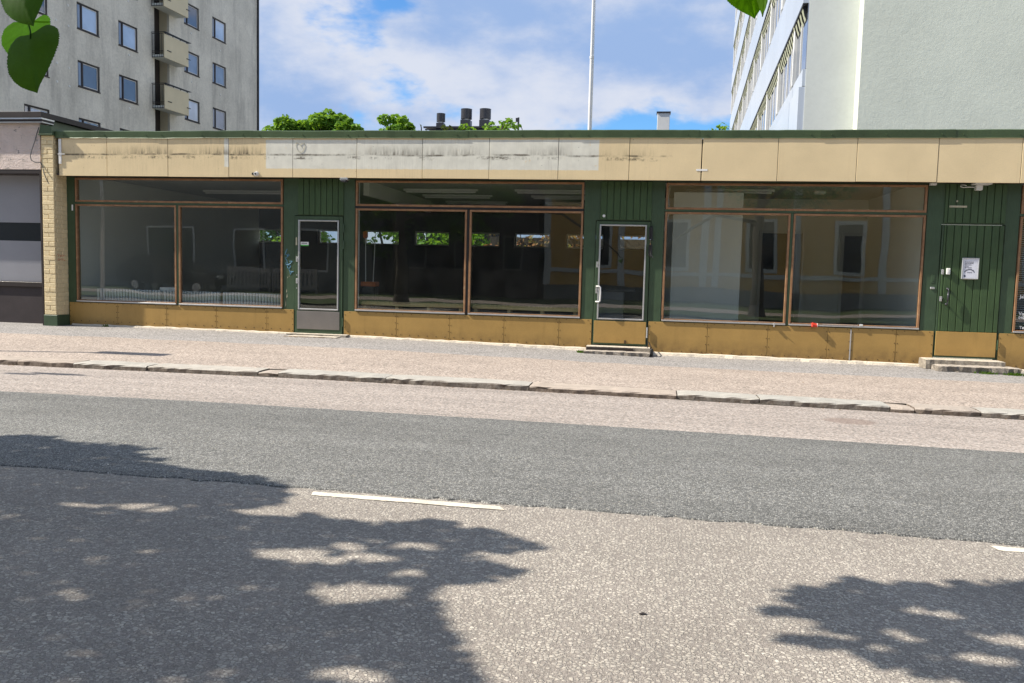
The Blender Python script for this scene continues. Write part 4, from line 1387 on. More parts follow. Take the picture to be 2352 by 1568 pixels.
m = MB(); m.tube([(0.26, .25, 2.7), (.24, .25, 2.5), (.27, .25, 2.3), (.24, .25, 2.15), (.20, .22, 2.0), (.22, .22, 1.9)], .012, 6); m.build('white_cable', 'white_metal', label='white cable hanging inside the right window corner', cat='cable', smooth=True)
for xa, z1, lb in ((2.98, 2.12, 'white door edge standing open in the left doorway of the right hand room'),):
    MB().box(2.985, 3.03, 3.35, 3.97, 0.01, 2.12, .004).build('open_door', 'white_paint', label=lb, cat='door')
tr = empty('mop_trolley', (-5.45, 1.5, 0), 'orange cleaning trolley with two mop handles in the middle shop', 'trolley')
m = MB(); m.box(-5.60, -5.30, 1.4, 1.65, .84, .93, .01); m.build('bucket', 'orange', tr)
m = MB(); m.box(-5.58, -5.32, 1.42, 1.63, .05, .83, .01); m.build('base', 'black', tr)
m = MB(); m.cyl((-5.53, 1.5, .9), (-5.56, 1.55, 1.9), .008); m.cyl((-5.38, 1.5, .9), (-5.36, 1.55, 1.85), .008); m.build('mop_handle', 'white_metal', tr)
m = MB(); m.box(-5.60, -5.52, 1.5, 1.6, 1.78, 1.92, .02); m.build('duster', 'orange', tr)
ck = empty('counter', (-0.75, 2.2, 0), 'grey counter with a dark top behind the second glass door', 'counter')
m = MB(); m.box(-1.15, -0.5, 1.9, 2.5, 0, .86, .004); m.build('cabinet', 'grey_film', ck)
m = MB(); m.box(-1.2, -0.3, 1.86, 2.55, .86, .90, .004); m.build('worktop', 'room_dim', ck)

# ------------------------------------------------------------------ neighbouring building on the left
lb = empty('neighbour_shop', (-15.5, 0, 0), 'single storey shop with pink roughcast fascia and grey filmed windows', 'shop building')
MB().box(-22, -11.165, -0.32, 0.1, 2.86, 3.70, .004).build('roughcast_fascia', 'roughcast', lb)
MB().box(-22, -11.02, -0.46, 8.0, 3.785, 3.885, .004).build('roof_edge', 'dark_brown', lb)
m = MB(); m.box(-22, -11.03, -0.44, -.1, 3.755, 3.783); m.box(-22, -11.05, -0.40, -.1, 3.70, 3.718); m.build('trim_strip', 'silver', lb)
m = MB(); m.box(-22, -11.04, -0.42, -.1, 3.719, 3.754); m.build('trim_band', 'dark_brown', lb)
MB().box(-11.18, -11.10, -0.06, 8.0, 3.50, 3.784, .004).build('side_flashing', 'flashing', lb)
m = MB(); m.box(-11.19, -11.155, -0.325, -0.02, -.1, 2.858); m.box(-22, -11.2, -.315, 0.0, 2.79, 2.858); m.build('dark_trim', 'dark_brown', lb)
MB().box(-22, -11.16, 0.02, 0.2, -0.1, 0.68).build('plinth', 'brown_plinth', lb)
MB().box(-22, -11.16, -0.02, 0.06, 0.682, 0.775, .006).build('window_sill', 'dark_brown', lb)
wn = MB().box(-22, -11.17, 0.05, 0.08, 0.78, 2.79).build('shop_window', 'dark_glass', lb)
MB().box(-22, -11.2, 0.035, 0.049, 0.78, 1.555).build('film_panel', 'grey_film', wn)
MB().box(-22, -11.2, 0.035, 0.049, 1.90, 2.788).build('film_panel', 'grey_film', wn)
MB().box(-22, -11.18, 0.2, 8, -.1, 3.78).build('body', 'brown_plinth', lb)

# ------------------------------------------------------------------ apartment block at the left, behind
AP = empty('apartment_block', (-27.49, 26.31, 0), 'tall grey rendered apartment block with brown windows and cream balconies', 'apartment block', rz=-math.radians(2.45), local=True)
cols = [(-12.9, -11.36), (-9.7, -8.16), (-6.42, -4.88), (-2.96, -1.38), (0.08, 1.64), (5.93, 7.48), (8.93, 10.50)]
tops = [2.60 + 2.73 * k for k in range(8)]
holes = []
for (a, b) in cols:
    for t in tops:
        holes.append((a, b, t - 1.26, t))
recess = (3.10, 4.47)
m = MB()
holes.append((recess[0], recess[1], 0.2, 22.0))
wall_holes(m, -16.0, 14.55, -0.9, 23.5, holes, lambda a, z, d: (-d, a, z), 0.14)
m.add([(0, 14.55, -.9), (-14, 14.55, -.9), (-14, 14.55, 23.5), (0, 14.55, 23.5)], [(0, 1, 2, 3)])
m.add([(0, -16, -.9), (-14, -16, -.9), (-14, -16, 23.5), (0, -16, 23.5)], [(0, 1, 2, 3)])
m.add([(-14, -16, -.9), (-14, 14.55, -.9), (-14, 14.55, 23.5), (-14, -16, 23.5)], [(0, 1, 2, 3)])
m.add([(0, -16, 23.5), (0, 14.55, 23.5), (-14, 14.55, 23.5), (-14, -16, 23.5)], [(0, 1, 2, 3)])
m.build('wall', 'render_old', AP)
MB().box(-14.3, .3, -16.3, 14.8, 23.5, 23.8).build('roof_edge', 'dark_roof', AP)
m = MB(); m.cyl((.05, 14.50, -.5), (.05, 14.50, 23.4), .075, n=10); m.build('downpipe', 'black', AP, smooth=True)
m = MB(); m.box(-0.70, -.62, recess[0] - .3, recess[1] + .3, 0, 22.2); m.build('recess_back', 'dark_brown', AP)
m = MB(); m.box(-0.62, -.141, recess[1], recess[1] + .1, 0, 22.2); m.box(-0.62, -.141, recess[0] - .1, recess[0], 0, 22.2); m.build('recess_side', 'balcony', AP)
fme, pme = {}, {}
wr = random.Random(11)
# shared window pieces: outer frame with a mullion, narrow and wide pane
wd, hg = 1.55, 1.26
m = MB()
for (y0, y1, z0, z1) in ((0, .075, 0, hg), (wd - .075, wd, 0, hg), (.075, wd - .075, 0, .085), (.075, wd - .075, hg - .075, hg), (.33, .42, .085, hg - .075)):
    m.box(-.10, -.03, y0, y1, z0, z1, .006)
m.box(-.03, .035, -.02, wd + .02, -.03, .012, .004)
frame_me = m.mesh('brown_window_frame', 'dark_brown')
pl = {}
for kind in ('pane_dark', 'pane_blind', 'pane_curtain'):
    pl[kind] = (MB().box(-.085, -.078, .075, .33, .085, hg - .075).mesh('narrow_pane', 'pane_curtain'),
                MB().box(-.085, -.078, .42, wd - .075, .085, hg - .075).mesh('wide_pane', kind))
sash_me = MB()
for (y0, y1, z0, z1) in ((.42, .455, .085, hg - .075), (wd - .11, wd - .075, .085, hg - .075), (.455, wd - .11, .085, .12), (.455, wd - .11, hg - .11, hg - .075)):
    sash_me.box(-.077, -.06, y0, y1, z0, z1, .003)
sash_me = sash_me.mesh('white_inner_sash', 'white_paint')
look = {(3, 4): 'pane_blind', (4, 4): 'pane_blind', (5, 5): 'pane_dark', (6, 5): 'pane_blind', (5, 4): 'pane_curtain', (6, 4): 'pane_curtain', (5, 3): 'pane_blind', (6, 3): 'pane_curtain', (3, 3): 'pane_dark', (4, 3): 'pane_dark'}
for ci, (a, b) in enumerate(cols):
    for ti, t in enumerate(tops):
        if t < 5:
            continue
        k = look.get((ci, ti), wr.choice(['pane_dark', 'pane_blind', 'pane_curtain']))
        f = inst('window', frame_me, (0, a, t - hg), AP)
        q = (0, a, t - hg)
        inst('narrow_pane', pl[k][0], q, f)
        inst('wide_pane', pl[k][1], q, f)
        inst('inner_sash', sash_me, q, f)
# balconies
bal_parts = {}
m = MB(); m.box(0, .72, 2.90, 5.13, -1.25, -1.08); slab_me = m.mesh('balcony_slab', 'plaster_smooth')
m = MB(); m.box(.72, .77, 2.86, 5.15, -1.26, 0.0, .004); front_me = m.mesh('balcony_front', 'balcony')
m = MB()
for y_ in (2.87, 5.12):
    for x_ in (.02, .17, .32, .47, .60, .70):
        m.box(x_ - .008, x_ + .008, y_ - .008, y_ + .008, -1.25, 0.03)
    for z_ in (-.97, -.90, 0.03, -1.22):
        m.box(0, .71, y_ - .012, y_ + .012, z_ - .014, z_ + .014)
for z_ in (.09,):
    for x_ in (.70, .78, .86):
        m.box(x_ - .014, x_ + .014, 2.80, 5.25, z_ - .014, z_ + .014)
    m.box(0, .88, 2.80, 2.83, z_ - .014, z_ + .014)
for y_ in (3.0, 3.7, 4.4, 5.05):
    m.box(.72, .75, y_ - .015, y_ + .015, 0, .09)
for y_ in (3.12, 4.95):
    m.box(.77, .80, y_, y_ + .35, -.85, -.81)
rail_me = m.mesh('balcony_rail', 'black')
for k in range(7):
    z = 13.55 + 2.73 * (k - 4)
    f = inst('balcony', slab_me, (0, 0, z), AP)
    inst('front_panel', front_me, (0, 0, z), f)
    inst('railing', rail_me, (0, 0, z), f)
disc = MB().cyl((-.01, 0, 0), (.025, 0, 0), .075, .05, 10).mesh('anchor_plate', 'white_paint')
for u, z in ((-4.35, 13.2), (-3.55, 13.15), (-4.35, 12.25), (-3.55, 12.2), (-4.35, 10.3), (-3.55, 10.25), (-4.35, 9.45), (-3.55, 9.4), (0.9, 11.95), (0.9, 9.2), (0.9, 14.7), (6.63, 14.6), (6.65, 11.8), (9.8, 14.4), (9.8, 11.7), (9.8, 9.0), (-.9, 15.5)):
    inst('anchor_plate', disc, (0, u, z), AP)

# ------------------------------------------------------------------ office building at the right, behind
OF = empty('office_building', (4.11, 10.96, 0), 'pale office block with white cladding bands, sunshades and a blank plaster gable', 'office building', rz=-math.radians(2.45), local=True)
LEN = 48.2
TOP = 24.6
m = MB()
m.box(-0.003, 16, -0.0, LEN, -.9, TOP)
m.build('body', 'plaster_smooth', OF)
m = MB(); m.box(1.33, 24, -0.58, 18, -.9, TOP + .4, .01); m.build('gable_wall', 'office_plaster', OF)
panel_me = {}


def shared(key, fn):
    if key not in panel_me:
        panel_me[key] = fn()
    return panel_me[key]


bay = 4.70
us = [0.02, 2.4] + [2.4 + bay * k for k in range(1, 10)] + [LEN]
for k in range(-1, 5):
    z = 8.9 + 3.7 * k
    for a, b in zip(us[:-1], us[1:]):
        L_ = b - a
        # cladding panels (two per bay), strip, glass, mullions, sunshade with fins
        half = L_ / 2 if L_ > 3 else L_
        npn = 2 if L_ > 3 else 1
        for j in range(npn):
            pm = shared(('p', round(half, 2)), lambda: MB().box(-.18, .0, .006, half - .006, 0, 1.40, .006).mesh('cladding_panel', 'metal_panel'))
            inst('cladding_panel', pm, (0, a + half * j, z), OF)
            if k < 4:
                sm_ = shared(('s', round(half, 2)), lambda: MB().box(-.10, .0, .006, half - .006, 0, .47, .004).mesh('strip_panel', 'metal_panel'))
                inst('strip_panel', sm_, (0, a + half * j, z + 1.415), OF)
                gm = shared(('g', round(half, 2)), lambda: MB().box(-.03, .02, .0, half, 0, 1.80).mesh('office_pane', 'office_glass'))
                inst('window', gm, (0, a + half * j, z + 1.90), OF)
        if k < 4:
            pm = shared('post', lambda: MB().box(-.13, .02, -.14, .14, 0, 1.80, .006).mesh('window_post', 'white_metal'))
            inst('window_post', pm, (0, b, z + 1.90), OF)
            mm = shared('mull', lambda: MB().box(-.06, .02, -.03, .03, 0, 1.80, .004).mesh('mullion', 'white_metal'))
            for t in (0.25, 0.5, 0.75) if L_ > 3 else (0.5,):
                inst('mullion', mm, (0, a + L_ * t, z + 1.90), OF)

            def shade():
                m = MB()
                m.box(-.18, -.13, .04, L_ - .16, -.06, -.012)
                m.box(-.05, -.032, .04, L_ - .16, -.20, -.01)
                n = int(L_ / .42)
                for q in range(n):
                    y = .2 + (L_ - .4) * q / max(1, n - 1)
                    m.add([(-.17, y, -.02), (-.034, y, -.02), (-.034, y + .02, -.42), (-.10, y + .02, -.30)], [(0, 1, 2, 3)])
                return m.mesh('sunshade_frame', 'black')
            so_ = inst('sunshade', shared(('sh', round(L_, 2)), shade), (0, a, z + 3.70), OF)

            def fins():
                m = MB()
                n = int(L_ / .42)
                for q in range(n):
                    y = .2 + (L_ - .4) * q / max(1, n - 1)
                    m.add([(-.165, y + .05, -.03), (-.165, y + .33, -.03), (-.05, y + .33, -.40), (-.05, y + .05, -.40)], [(0, 1, 2, 3)])
                return m.mesh('sunshade_blade', 'olive_fin')
            inst('blade', shared(('fn', round(L_, 2)), fins), (0, a, z + 3.70), so_)

# ------------------------------------------------------------------ house with the ventilation hoods, far behind
VB = empty('ventilation_house', (-13.4, 47, 0), 'dark hip roofed house with three ventilation hoods behind the shop', 'house')
MB().box(-16.1, -10.6, 45.2, 51, -.9, 10.95).build('wall', 'dark_roof', VB)
m = MB()
ex0, ex1, ey0, ey1 = -16.35, -10.35, 45.0, 51.2
m.add([(ex0, ey0, 11.2), (ex1, ey0, 11.2), (ex1, ey1, 11.2), (ex0, ey1, 11.2), (-14.3, 47.6, 11.66), (-11.4, 47.6, 11.66), (-11.4, 48.6, 11.66), (-14.3, 48.6, 11.66)],
      [(0, 1, 5, 4), (1, 2, 6, 5), (2, 3, 7, 6), (3, 0, 4, 7), (4, 5, 6, 7)])
m.box(ex0, ex1, ey0 - .02, ey0 + .1, 11.1, 11.22)
m.box(ex0 + .1, ex1 - .1, ey0 + .05, ey0 + .15, 10.98, 11.06)
m.box(ex0 + .1, ex1 - .1, ey0 + .05, ey0 + .15, 10.84, 10.93)
rf = m.build('roof', 'dark_roof', VB)
m = MB()
for t in range(1, 15):
    x = ex0 + (ex1 - ex0) * t / 15
    xt = -14.3 + 2.9 * t / 15
    m.add([(x - .02, ey0, 11.235), (x + .02, ey0, 11.235), (xt + .02, 47.6, 11.70), (xt - .02, 47.6, 11.70)], [(0, 1, 2, 3)])
    y = ey0 + (ey1 - ey0) * t / 15
m.build('seam', 'hood', rf)
for x0, x1, zc, zd, ze in ((-15.62, -15.0, 11.36, 11.68, 12.24), (-13.86, -13.06, 11.38, 11.88, 12.56), (-12.49, -11.68, 11.38, 11.88, 12.56)):
    cx_ = (x0 + x1) / 2
    rr = (x1 - x0) / 2
    h = MB().box(cx_ - rr * .88, cx_ + rr * .88, 45.6, 45.6 + rr * 1.76, 11.0, zd - .10, .01).build('vent_hood', 'hood', VB)
    m = MB(); m.cyl((cx_, 45.6 + rr, zd - .11), (cx_, 45.6 + rr, zd + .02), rr * .62, n=20); m.build('neck', 'silver', h)
    m = MB(); m.cyl((cx_, 45.6 + rr, zd), (cx_, 45.6 + rr, ze), rr, n=28); m.cyl((cx_, 45.6 + rr, ze), (cx_, 45.6 + rr, ze + .02), rr * 1.02, n=28); m.build('drum', 'hood', h)
m = MB(); m.box(-9.62, -9.5, 45.2, 45.3, 10, 11.85); m.box(-9.75, -9.63, 45.2, 45.3, 11.55, 11.82); m.tube([(-9.5, 45.25, 11.3), (-9.3, 45.25, 11.1), (-9.2, 45.25, 10.6), (-9.2, 45.25, 0)], .03, 6)
m.build('roof_mast', 'dark_roof', label='dark pole with a box rising right of the ventilation house', cat='mast')

fp = empty('flagpole', (-2.03, 12, 0), 'tall white flagpole rising behind the shop roof', 'flagpole')
m = MB(); m.cyl((-2.03, 12, -.5), (-2.03, 12, 7.75), .058, .055, 16, False); m.cyl((-2.03, 12, 7.75), (-2.03, 12, 14), .050, .035, 16, False); m.build('pole', 'white_metal', fp, smooth=True)
m = MB(); m.cyl((-2.03, 12, 7.70), (-2.03, 12, 7.78), .064, n=16); m.build('joint_ring', 'white_paint', fp, smooth=False)
m = MB(); m.cyl((-1.965, 11.98, 1), (-1.965, 11.98, 14), .006, n=5); m.build('halyard', 'white_paint', fp)


# ------------------------------------------------------------------ foliage
def leaves_mesh(name, P, N, size, mat, rng, parent=None, aspect=1.25):
    """one hexagonal folded leaf per point"""
    n = len(P)
    P = np.asarray(P, float); N = np.asarray(N, float)
    N /= np.linalg.norm(N, axis=1)[:, None] + 1e-9
    R = rng.normal(size=(n, 3))
    T = np.cross(N, R); T /= np.linalg.norm(T, axis=1)[:, None] + 1e-9
    B = np.cross(N, T)
    s = (size * rng.uniform(.65, 1.3, n))[:, None]
    pts = [(0, -.5), (.42, -.28), (.40, .12), (0, .62), (-.40, .12), (-.42, -.28)]
    V = np.empty((n, 6, 3))
    for k, (a, b) in enumerate(pts):
        fold = .14 * abs(a) * 2
        V[:, k] = P + T * s * a + B * s * b * aspect * .9 + N * s * fold
    V = V.reshape(-1, 3)
    me = bpy.data.meshes.new(name)
    me.vertices.add(n * 6); me.vertices.foreach_set('co', V.ravel())
    me.loops.add(n * 8); me.polygons.add(n * 2)
    base = np.arange(n)[:, None] * 6
    li = np.concatenate([base + np.array([0, 1, 2, 3]), base + np.array([0, 3, 4, 5])], axis=1).reshape(-1)
    me.loops.foreach_set('vertex_index', li.astype(np.int32))
    me.polygons.foreach_set('loop_start', np.arange(0, n * 8, 4, dtype=np.int32))
    me.polygons.foreach_set('loop_total', np.full(n * 2, 4, dtype=np.int32))
    me.update(calc_edges=True)
    me.validate()
    me.materials.append(MT[mat])
    o = bpy.data.objects.new(name, me)
    col.objects.link(o)
    if parent:
        o.parent = parent
        off = WORLD[parent.name]
        o.location = (-off[0], -off[1], -off[2])
        WORLD[o.name] = (0, 0, 0)
    return o


def clump_points(rng, centers, radii, per, flat=.75):
    P, N = [], []
    for c, r_ in zip(centers, radii):
        k = int(per * (r_ / .6) ** 2)
        d = rng.normal(size=(k, 3)); d /= np.linalg.norm(d, axis=1)[:, None]
        rad = r_ * rng.uniform(.35, 1.0, k) ** .5
        p = np.asarray(c) + d * rad[:, None] * np.array([1, 1, flat])
        P.append(p)
        N.append(d * .6 + rng.normal(size=(k, 3)) * .5 + np.array([0, 0, .55]))
    return np.concatenate(P), np.concatenate(N)


def maple(x, y, ztop, rad, label, seed, mat='leaf_maple', size=.22, n=26, per=95, cat='tree', group='trees behind the shop', height=None):
    rng = np.random.default_rng(seed)
    t = empty('leafy_tree', (x, y, -.5), label, cat, group)
    height = height or rad * 1.5
    zc = ztop - height * .55
    C, Rr = [], []
    limbs = MB()
    limbs.tube([(x, y, -.6), (x + .1, y, zc * .4), (x - .05, y + .1, zc)], .20, 8, .10)
    for k in range(n):
        d = rng.normal(size=3); d /= np.linalg.norm(d)
        q = rng.uniform(.35, 1) ** .5
        c = np.array([x, y, zc]) + d * q * np.array([rad, rad, height * .55]) * .88
        r_ = rng.uniform(.40, .85) * rad / 2.2
        c[2] = min(c[2], ztop - r_ * .75)
        C.append(c); Rr.append(r_)
        if k % 2 == 0:
            limbs.tube([(x, y, zc * .75), tuple((np.array([x, y, zc]) + c) / 2), tuple(c)], .06, 5, .02)
    limbs.build('trunk', 'bark', t)
    P, N = clump_points(rng, C, Rr, per)
    leaves_mesh('crown', P, N, size, mat, rng, t)
    return t


maple(-29.72, 52.0, 13.13, 2.61, 'bushy green tree top nearest the apartment block', 21, n=34, size=.30)
maple(-26.81, 52.4, 13.91, 2.53, 'tallest rounded green tree top left of the ventilation house', 22, n=34, size=.30)
maple(-24.57, 51.6, 13.39, 1.50, 'slim green tree top at the right end of the left clump', 23, n=24, size=.30)
maple(-20.39, 52.0, 13.46, 1.79, 'light green lone tree top between the clump and the ventilation house', 24, n=30, size=.30)
maple(-15.6, 42, 10.92, .6, 'yellow green shrub top at the left eave of the ventilation house', 25, 'leaf_young', .2, 8, 60)
maple(-13.75, 42, 10.98, .75, 'yellowish shrub top before the middle of the ventilation house', 26, 'leaf_young', .2, 10, 60)
maple(-12.5, 42, 10.92, .8, 'small green tree top below the right ventilation hood', 27, 'leaf_maple', .2, 10, 60)
maple(-10.95, 42, 11.05, .75, 'small dark green tree top right of the ventilation hoods', 29, 'leaf_maple', .2, 10, 60)
maple(-9.9, 41, 11.3, 1.05, 'taller green tree top beside the dark roof pole', 28, 'leaf_maple', .2, 14, 60)
maple(3.45, 34, 9.6, .7, 'green tree top peeping out beside the office building', 30, 'leaf_maple', .2, 10, 60)
# greenery seen through the back windows of the shop
maple(-13.0, 14.5, 3.6, 2.0, 'dense green shrub behind the left back windows', 31, 'leaf_maple', .14, 26, 110, 'shrub', 'shrubs behind the shop', 3.6)
maple(-9.2, 14.5, 3.6, 2.0, 'dense green shrub behind the middle back windows', 32, 'leaf_maple', .14, 26, 110, 'shrub', 'shrubs behind the shop', 3.6)
maple(-6.3, 14.2, 3.2, 1.4, 'loose green shrub next to the copper hedge', 33, 'leaf_maple', .14, 18, 110, 'shrub', 'shrubs behind the shop', 3.2)
rng = np.random.default_rng(40)
C = [(rng.uniform(-5.4, 1.5), rng.uniform(13.0, 14.0), rng.uniform(-.2, 2.75)) for _ in range(120)]
P, N = clump_points(rng, C, [.45] * 120, 70)
hd = empty('copper_hedge', (-2, 13.5, -.5), 'reddish brown hedge seen through the back windows of the middle shop', 'hedge')
leaves_mesh('foliage', P, N, .11, 'leaf_red', rng, hd)
MB().box(-5.3, 1.5, 13.3, 13.7, -.6, 2.3).build('stem', 'bark', hd)

# ------------------------------------------------------------------ lime trees on the near side of the street
CAMN = np.array(CAM)


def in_frame(p, pad=1.12):
    d = np.asarray(p) - CAMN
    xx, yy, zz = d @ np.array(r2), d @ np.array(u2), d @ np.array(fwd)
    return (zz > 0) & (np.abs(xx) < zz * 1176 / 1950 * pad) & (np.abs(yy) < zz * 784 / 1950 * pad)


def inside_poly(P, poly):
    x, y = P[:, 0], P[:, 1]
    res = np.zeros(len(P), bool)
    n = len(poly)
    for i in range(n):
        x0, y0 = poly[i]; x1, y1 = poly[(i + 1) % n]
        c = ((y0 > y) != (y1 > y)) & (x < (x1 - x0) * (y - y0) / (y1 - y0 + 1e-12) + x0)
        res ^= c
    return res


# outline of the shade that the boughs throw on the road, and the sunlit gaps in it (metres on the ground)
shadeL = [(-6.3, -8.6), (-5.6, -8.75), (-4.85, -8.86), (-4.50, -8.74), (-4.30, -8.95), (-3.85, -8.90), (-3.52, -8.96), (-3.62, -9.12), (-3.30, -9.20), (-3.40, -9.36), (-2.75, -9.42), (-2.35, -9.55), (-2.10, -9.80), (-2.12, -10.02), (-2.35, -10.22),
          (-2.02, -10.26), (-1.75, -10.16), (-1.42, -10.26), (-1.12, -10.07), (-0.95, -10.16), (-0.80, -10.14), (-0.78, -10.26), (-0.53, -10.36), (-0.62, -10.46), (-0.92, -10.46), (-0.84, -10.62), (-0.58, -10.74), (-0.66, -10.86), (-0.86, -10.98), (-0.90, -11.15), (-0.78, -11.32), (-0.70, -11.55), (-0.56, -11.75), (-0.60, -12.0), (-0.4, -12.6), (-2, -13.4), (-6.3, -13.4)]
gaps = [(-1.55, -10.78, .20, .075), (-1.28, -10.72, .11, .04), (-1.22, -11.18, .17, .09), (-1.42, -10.58, .10, .03), (-1.72, -10.80, .10, .05), (-1.05, -11.10, .10, .05), (-2.75, -10.25, .20, .035), (-3.1, -10.3, .10, .03), (-1.12, -10.50, .12, .03), (-1.05, -10.88, .06, .03), (-0.95, -11.86, .10, .035)]
shadeR = [(0.50, -10.93), (0.70, -10.88), (0.66, -10.76), (0.70, -10.62), (0.90, -10.60), (0.98, -10.46), (1.12, -10.50), (1.22, -10.40), (1.38, -10.47), (1.52, -10.33), (1.62, -10.38), (1.85, -10.24), (2.4, -10.2), (2.4, -11.6), (1.85, -11.55), (1.45, -11.42), (1.22, -11.46), (1.12, -11.36), (0.96, -11.37), (0.88, -11.29), (1.02, -11.22), (0.90, -11.12), (0.78, -11.08), (0.76, -10.98)]
gapsR = [(1.22, -10.78, .12, .03), (1.48, -11.02, .16, .05), (1.28, -11.20, .10, .035), (1.75, -10.72, .1, .03), (1.62, -11.28, .14, .04), (1.05, -11.06, .08, .03)]
extra = [(0.70, -11.20, .15, .045), (-6.9, -5.5, .35, .04), (-7.3, -5.62, .2, .025), (0.98, -11.30, .1, .04)]


def flecks(gp, seed):
    """each sunlit gap is a cluster of small round openings between leaves"""
    r = random.Random(seed)
    out = []
    for (a, b, ra, rb) in gp:
        for _ in range(int(4 + 70 * ra * rb / .03)):
            t, q_ = r.uniform(0, 6.283), r.random() ** .6
            rr_ = r.uniform(.028, .058)
            out.append((a + ra * q_ * math.cos(t), b + rb * q_ * math.sin(t) * 1.1, rr_, rr_ * r.uniform(.6, 1)))
    return out


def shade_leaves(rng, poly, gp, n, h0, h1, soft=.05):
    xs = [p[0] for p in poly]; ys = [p[1] for p in poly]
    out = []
    tot = 0
    while tot < n:
        q = np.stack([rng.uniform(min(xs), max(xs), n), rng.uniform(min(ys), max(ys), n)], 1)
        ok = inside_poly(q, poly)
        for (a, b, ra, rb) in gp:
            ok &= (((q[:, 0] - a) / ra) ** 2 + ((q[:, 1] - b) / rb) ** 2) > 1.15
        q = q[ok]
        h = rng.uniform(h0, h1, len(q))
        p = np.stack([q[:, 0], q[:, 1], np.full(len(q), -.17)], 1) - np.array(SUN)[None] * (h / -SUN.z)[:, None]
        p = p[~in_frame(p)]
        out.append(p); tot += len(p)
    return np.concatenate(out)[:n]


gaps = flecks(gaps, 3)
gapsR = flecks(gapsR, 4)
rng = np.random.default_rng(77)
t1 = empty('lime_tree', (-8.6, -14.2, -.1), 'lime tree left of the photo with three broad leaves hanging into the top left corner', 'tree', 'lime trees along the verge')
t2 = empty('lime_tree', (3.6, -15.6, -.1), 'lime tree right of the camera with one leaf hanging in at the top right', 'tree', 'lime trees along the verge')


def trunk(t, x, y, boughs):
    m = MB()
    m.tube([(x, y, -.3), (x + .05, y, 1.2), (x - .05, y + .05, 2.6), (x + .05, y, 4.2), (x, y + .1, 6.8), (x + .1, y, 9.0)], .24, 12, .05)
    m.cyl((x, y, -.35), (x + .02, y, .25), .38, .235, 12, False)
    for b in boughs:
        m.tube(b, .075, 7, .012)
    m.build('trunk', 'bark', t, smooth=True)


trunk(t1, -8.6, -14.2, [[(-8.6, -14.2, 3.0), (-7.6, -13.4, 4.4), (-6.6, -12.9, 4.9), (-6.2, -12.6, 5.2)], [(-8.6, -14.2, 3.6), (-8.9, -12.4, 5.2), (-8.6, -10.8, 6.0)],
                        [(-8.6, -14.2, 4.2), (-10.5, -14.8, 5.6), (-11.8, -15, 6.2)], [(-8.6, -14.2, 4.6), (-7.8, -15.8, 6.0), (-7.2, -16.8, 6.6)],
                        [(-8.6, -14.2, 2.9), (-6.0, -14.0, 3.5), (-3.0, -13.8, 3.1), (-1.8, -13.55, 2.4), (-1.10, -13.37, 1.86), (-0.985, -13.365, 1.70)]])
trunk(t2, 3.6, -15.6, [[(3.6, -15.6, 3.0), (2.0, -14.6, 3.2), (.9, -13.7, 2.5), (.25, -13.25, 1.95), (.14, -13.19, 1.73)], [(3.6, -15.6, 3.6), (5.2, -14.8, 5.0), (6.5, -14.5, 5.6)], [(3.6, -15.6, 4.0), (2.6, -17, 5.6), (2.0, -18, 6)], [(3.6, -15.6, 4.2), (4.6, -17, 5.5)]])

Pl = [shade_leaves(rng, shadeL, gaps, 40000, 3.6, 5.4)]
Pl.append(shade_leaves(rng, shadeR, gapsR, 4600, 3.5, 4.4))
for (a, b, ra, rb) in extra:
    el = [(a + ra * math.cos(k * .524) * (1 + .2 * math.sin(3 * k)), b + rb * math.sin(k * .524)) for k in range(12)]
    Pl.append(shade_leaves(rng, el, [], 150, 3.6 if a > -5 else 5.0, 4.2 if a > -5 else 5.6))
# single twigs that make the edge of the shade ragged
for poly, hh in ((shadeL, 4.2), (shadeR, 3.9)):
    n_ = len(poly)
    for k in range(n_):
        (xa, ya), (xb, yb) = poly[k], poly[(k + 1) % n_]
        ln_ = math.hypot(xb - xa, yb - ya)
        if ln_ > .8 or xa < -5.5:
            continue
        for _ in range(max(2, int(ln_ / .05))):
            t = rng.uniform(); off = rng.uniform(-.01, .055)
            nx_, ny_ = (yb - ya) / ln_, -(xb - xa) / ln_
            cx_, cy_ = xa + (xb - xa) * t + nx_ * off * rng.choice([1, -1]), ya + (yb - ya) * t + ny_ * off * rng.choice([1, -1])
            k_ = int(rng.integers(3, 8))
            qx, qy = cx_ + rng.normal(size=k_) * .03, cy_ + rng.normal(size=k_) * .016
            hz = rng.uniform(3.6, hh, k_)
            pq = np.stack([qx, qy, np.full(k_, -.17)], 1) - np.array(SUN)[None] * (hz / -SUN.z)[:, None]
            Pl.append(pq[~in_frame(pq)])
# the rest of the crown, whose shade falls outside the part of the road in view
q = rng.normal(size=(9000, 3)); q /= np.linalg.norm(q, axis=1)[:, None]
q = np.array([-9.2, -14.4, 6.0]) + q * (rng.uniform(.4, 1, 9000) ** .4)[:, None] * np.array([3.6, 3.0, 2.6])
foot = q + np.array(SUN)[None] * ((q[:, 2] + .17) / -SUN.z)[:, None]
vis = in_frame(foot, 1.25)
ins = inside_poly(foot[:, :2], shadeL)
for (a, b, ra, rb) in gaps:
    ins &= (((foot[:, 0] - a) / ra) ** 2 + ((foot[:, 1] - b) / rb) ** 2) > 1.2
q = q[(~vis) & (~in_frame(q))]
Pl.append(q)
P = np.concatenate(Pl)
keep = np.ones(len(P), bool)            # open sky between the hanging leaves and the sun
for g in ((-.96, -13.33, 1.57), (.14, -13.19, 1.67)):
    dv = P - np.array(g)
    al = dv @ -np.array(SUN)
    keep &= (np.linalg.norm(dv + np.array(SUN)[None] * al[:, None], axis=1) > .28) | (al < 0)
P = P[keep]
Nn = rng.normal(size=P.shape) * .7 + np.array([-.5, -.1, .8])
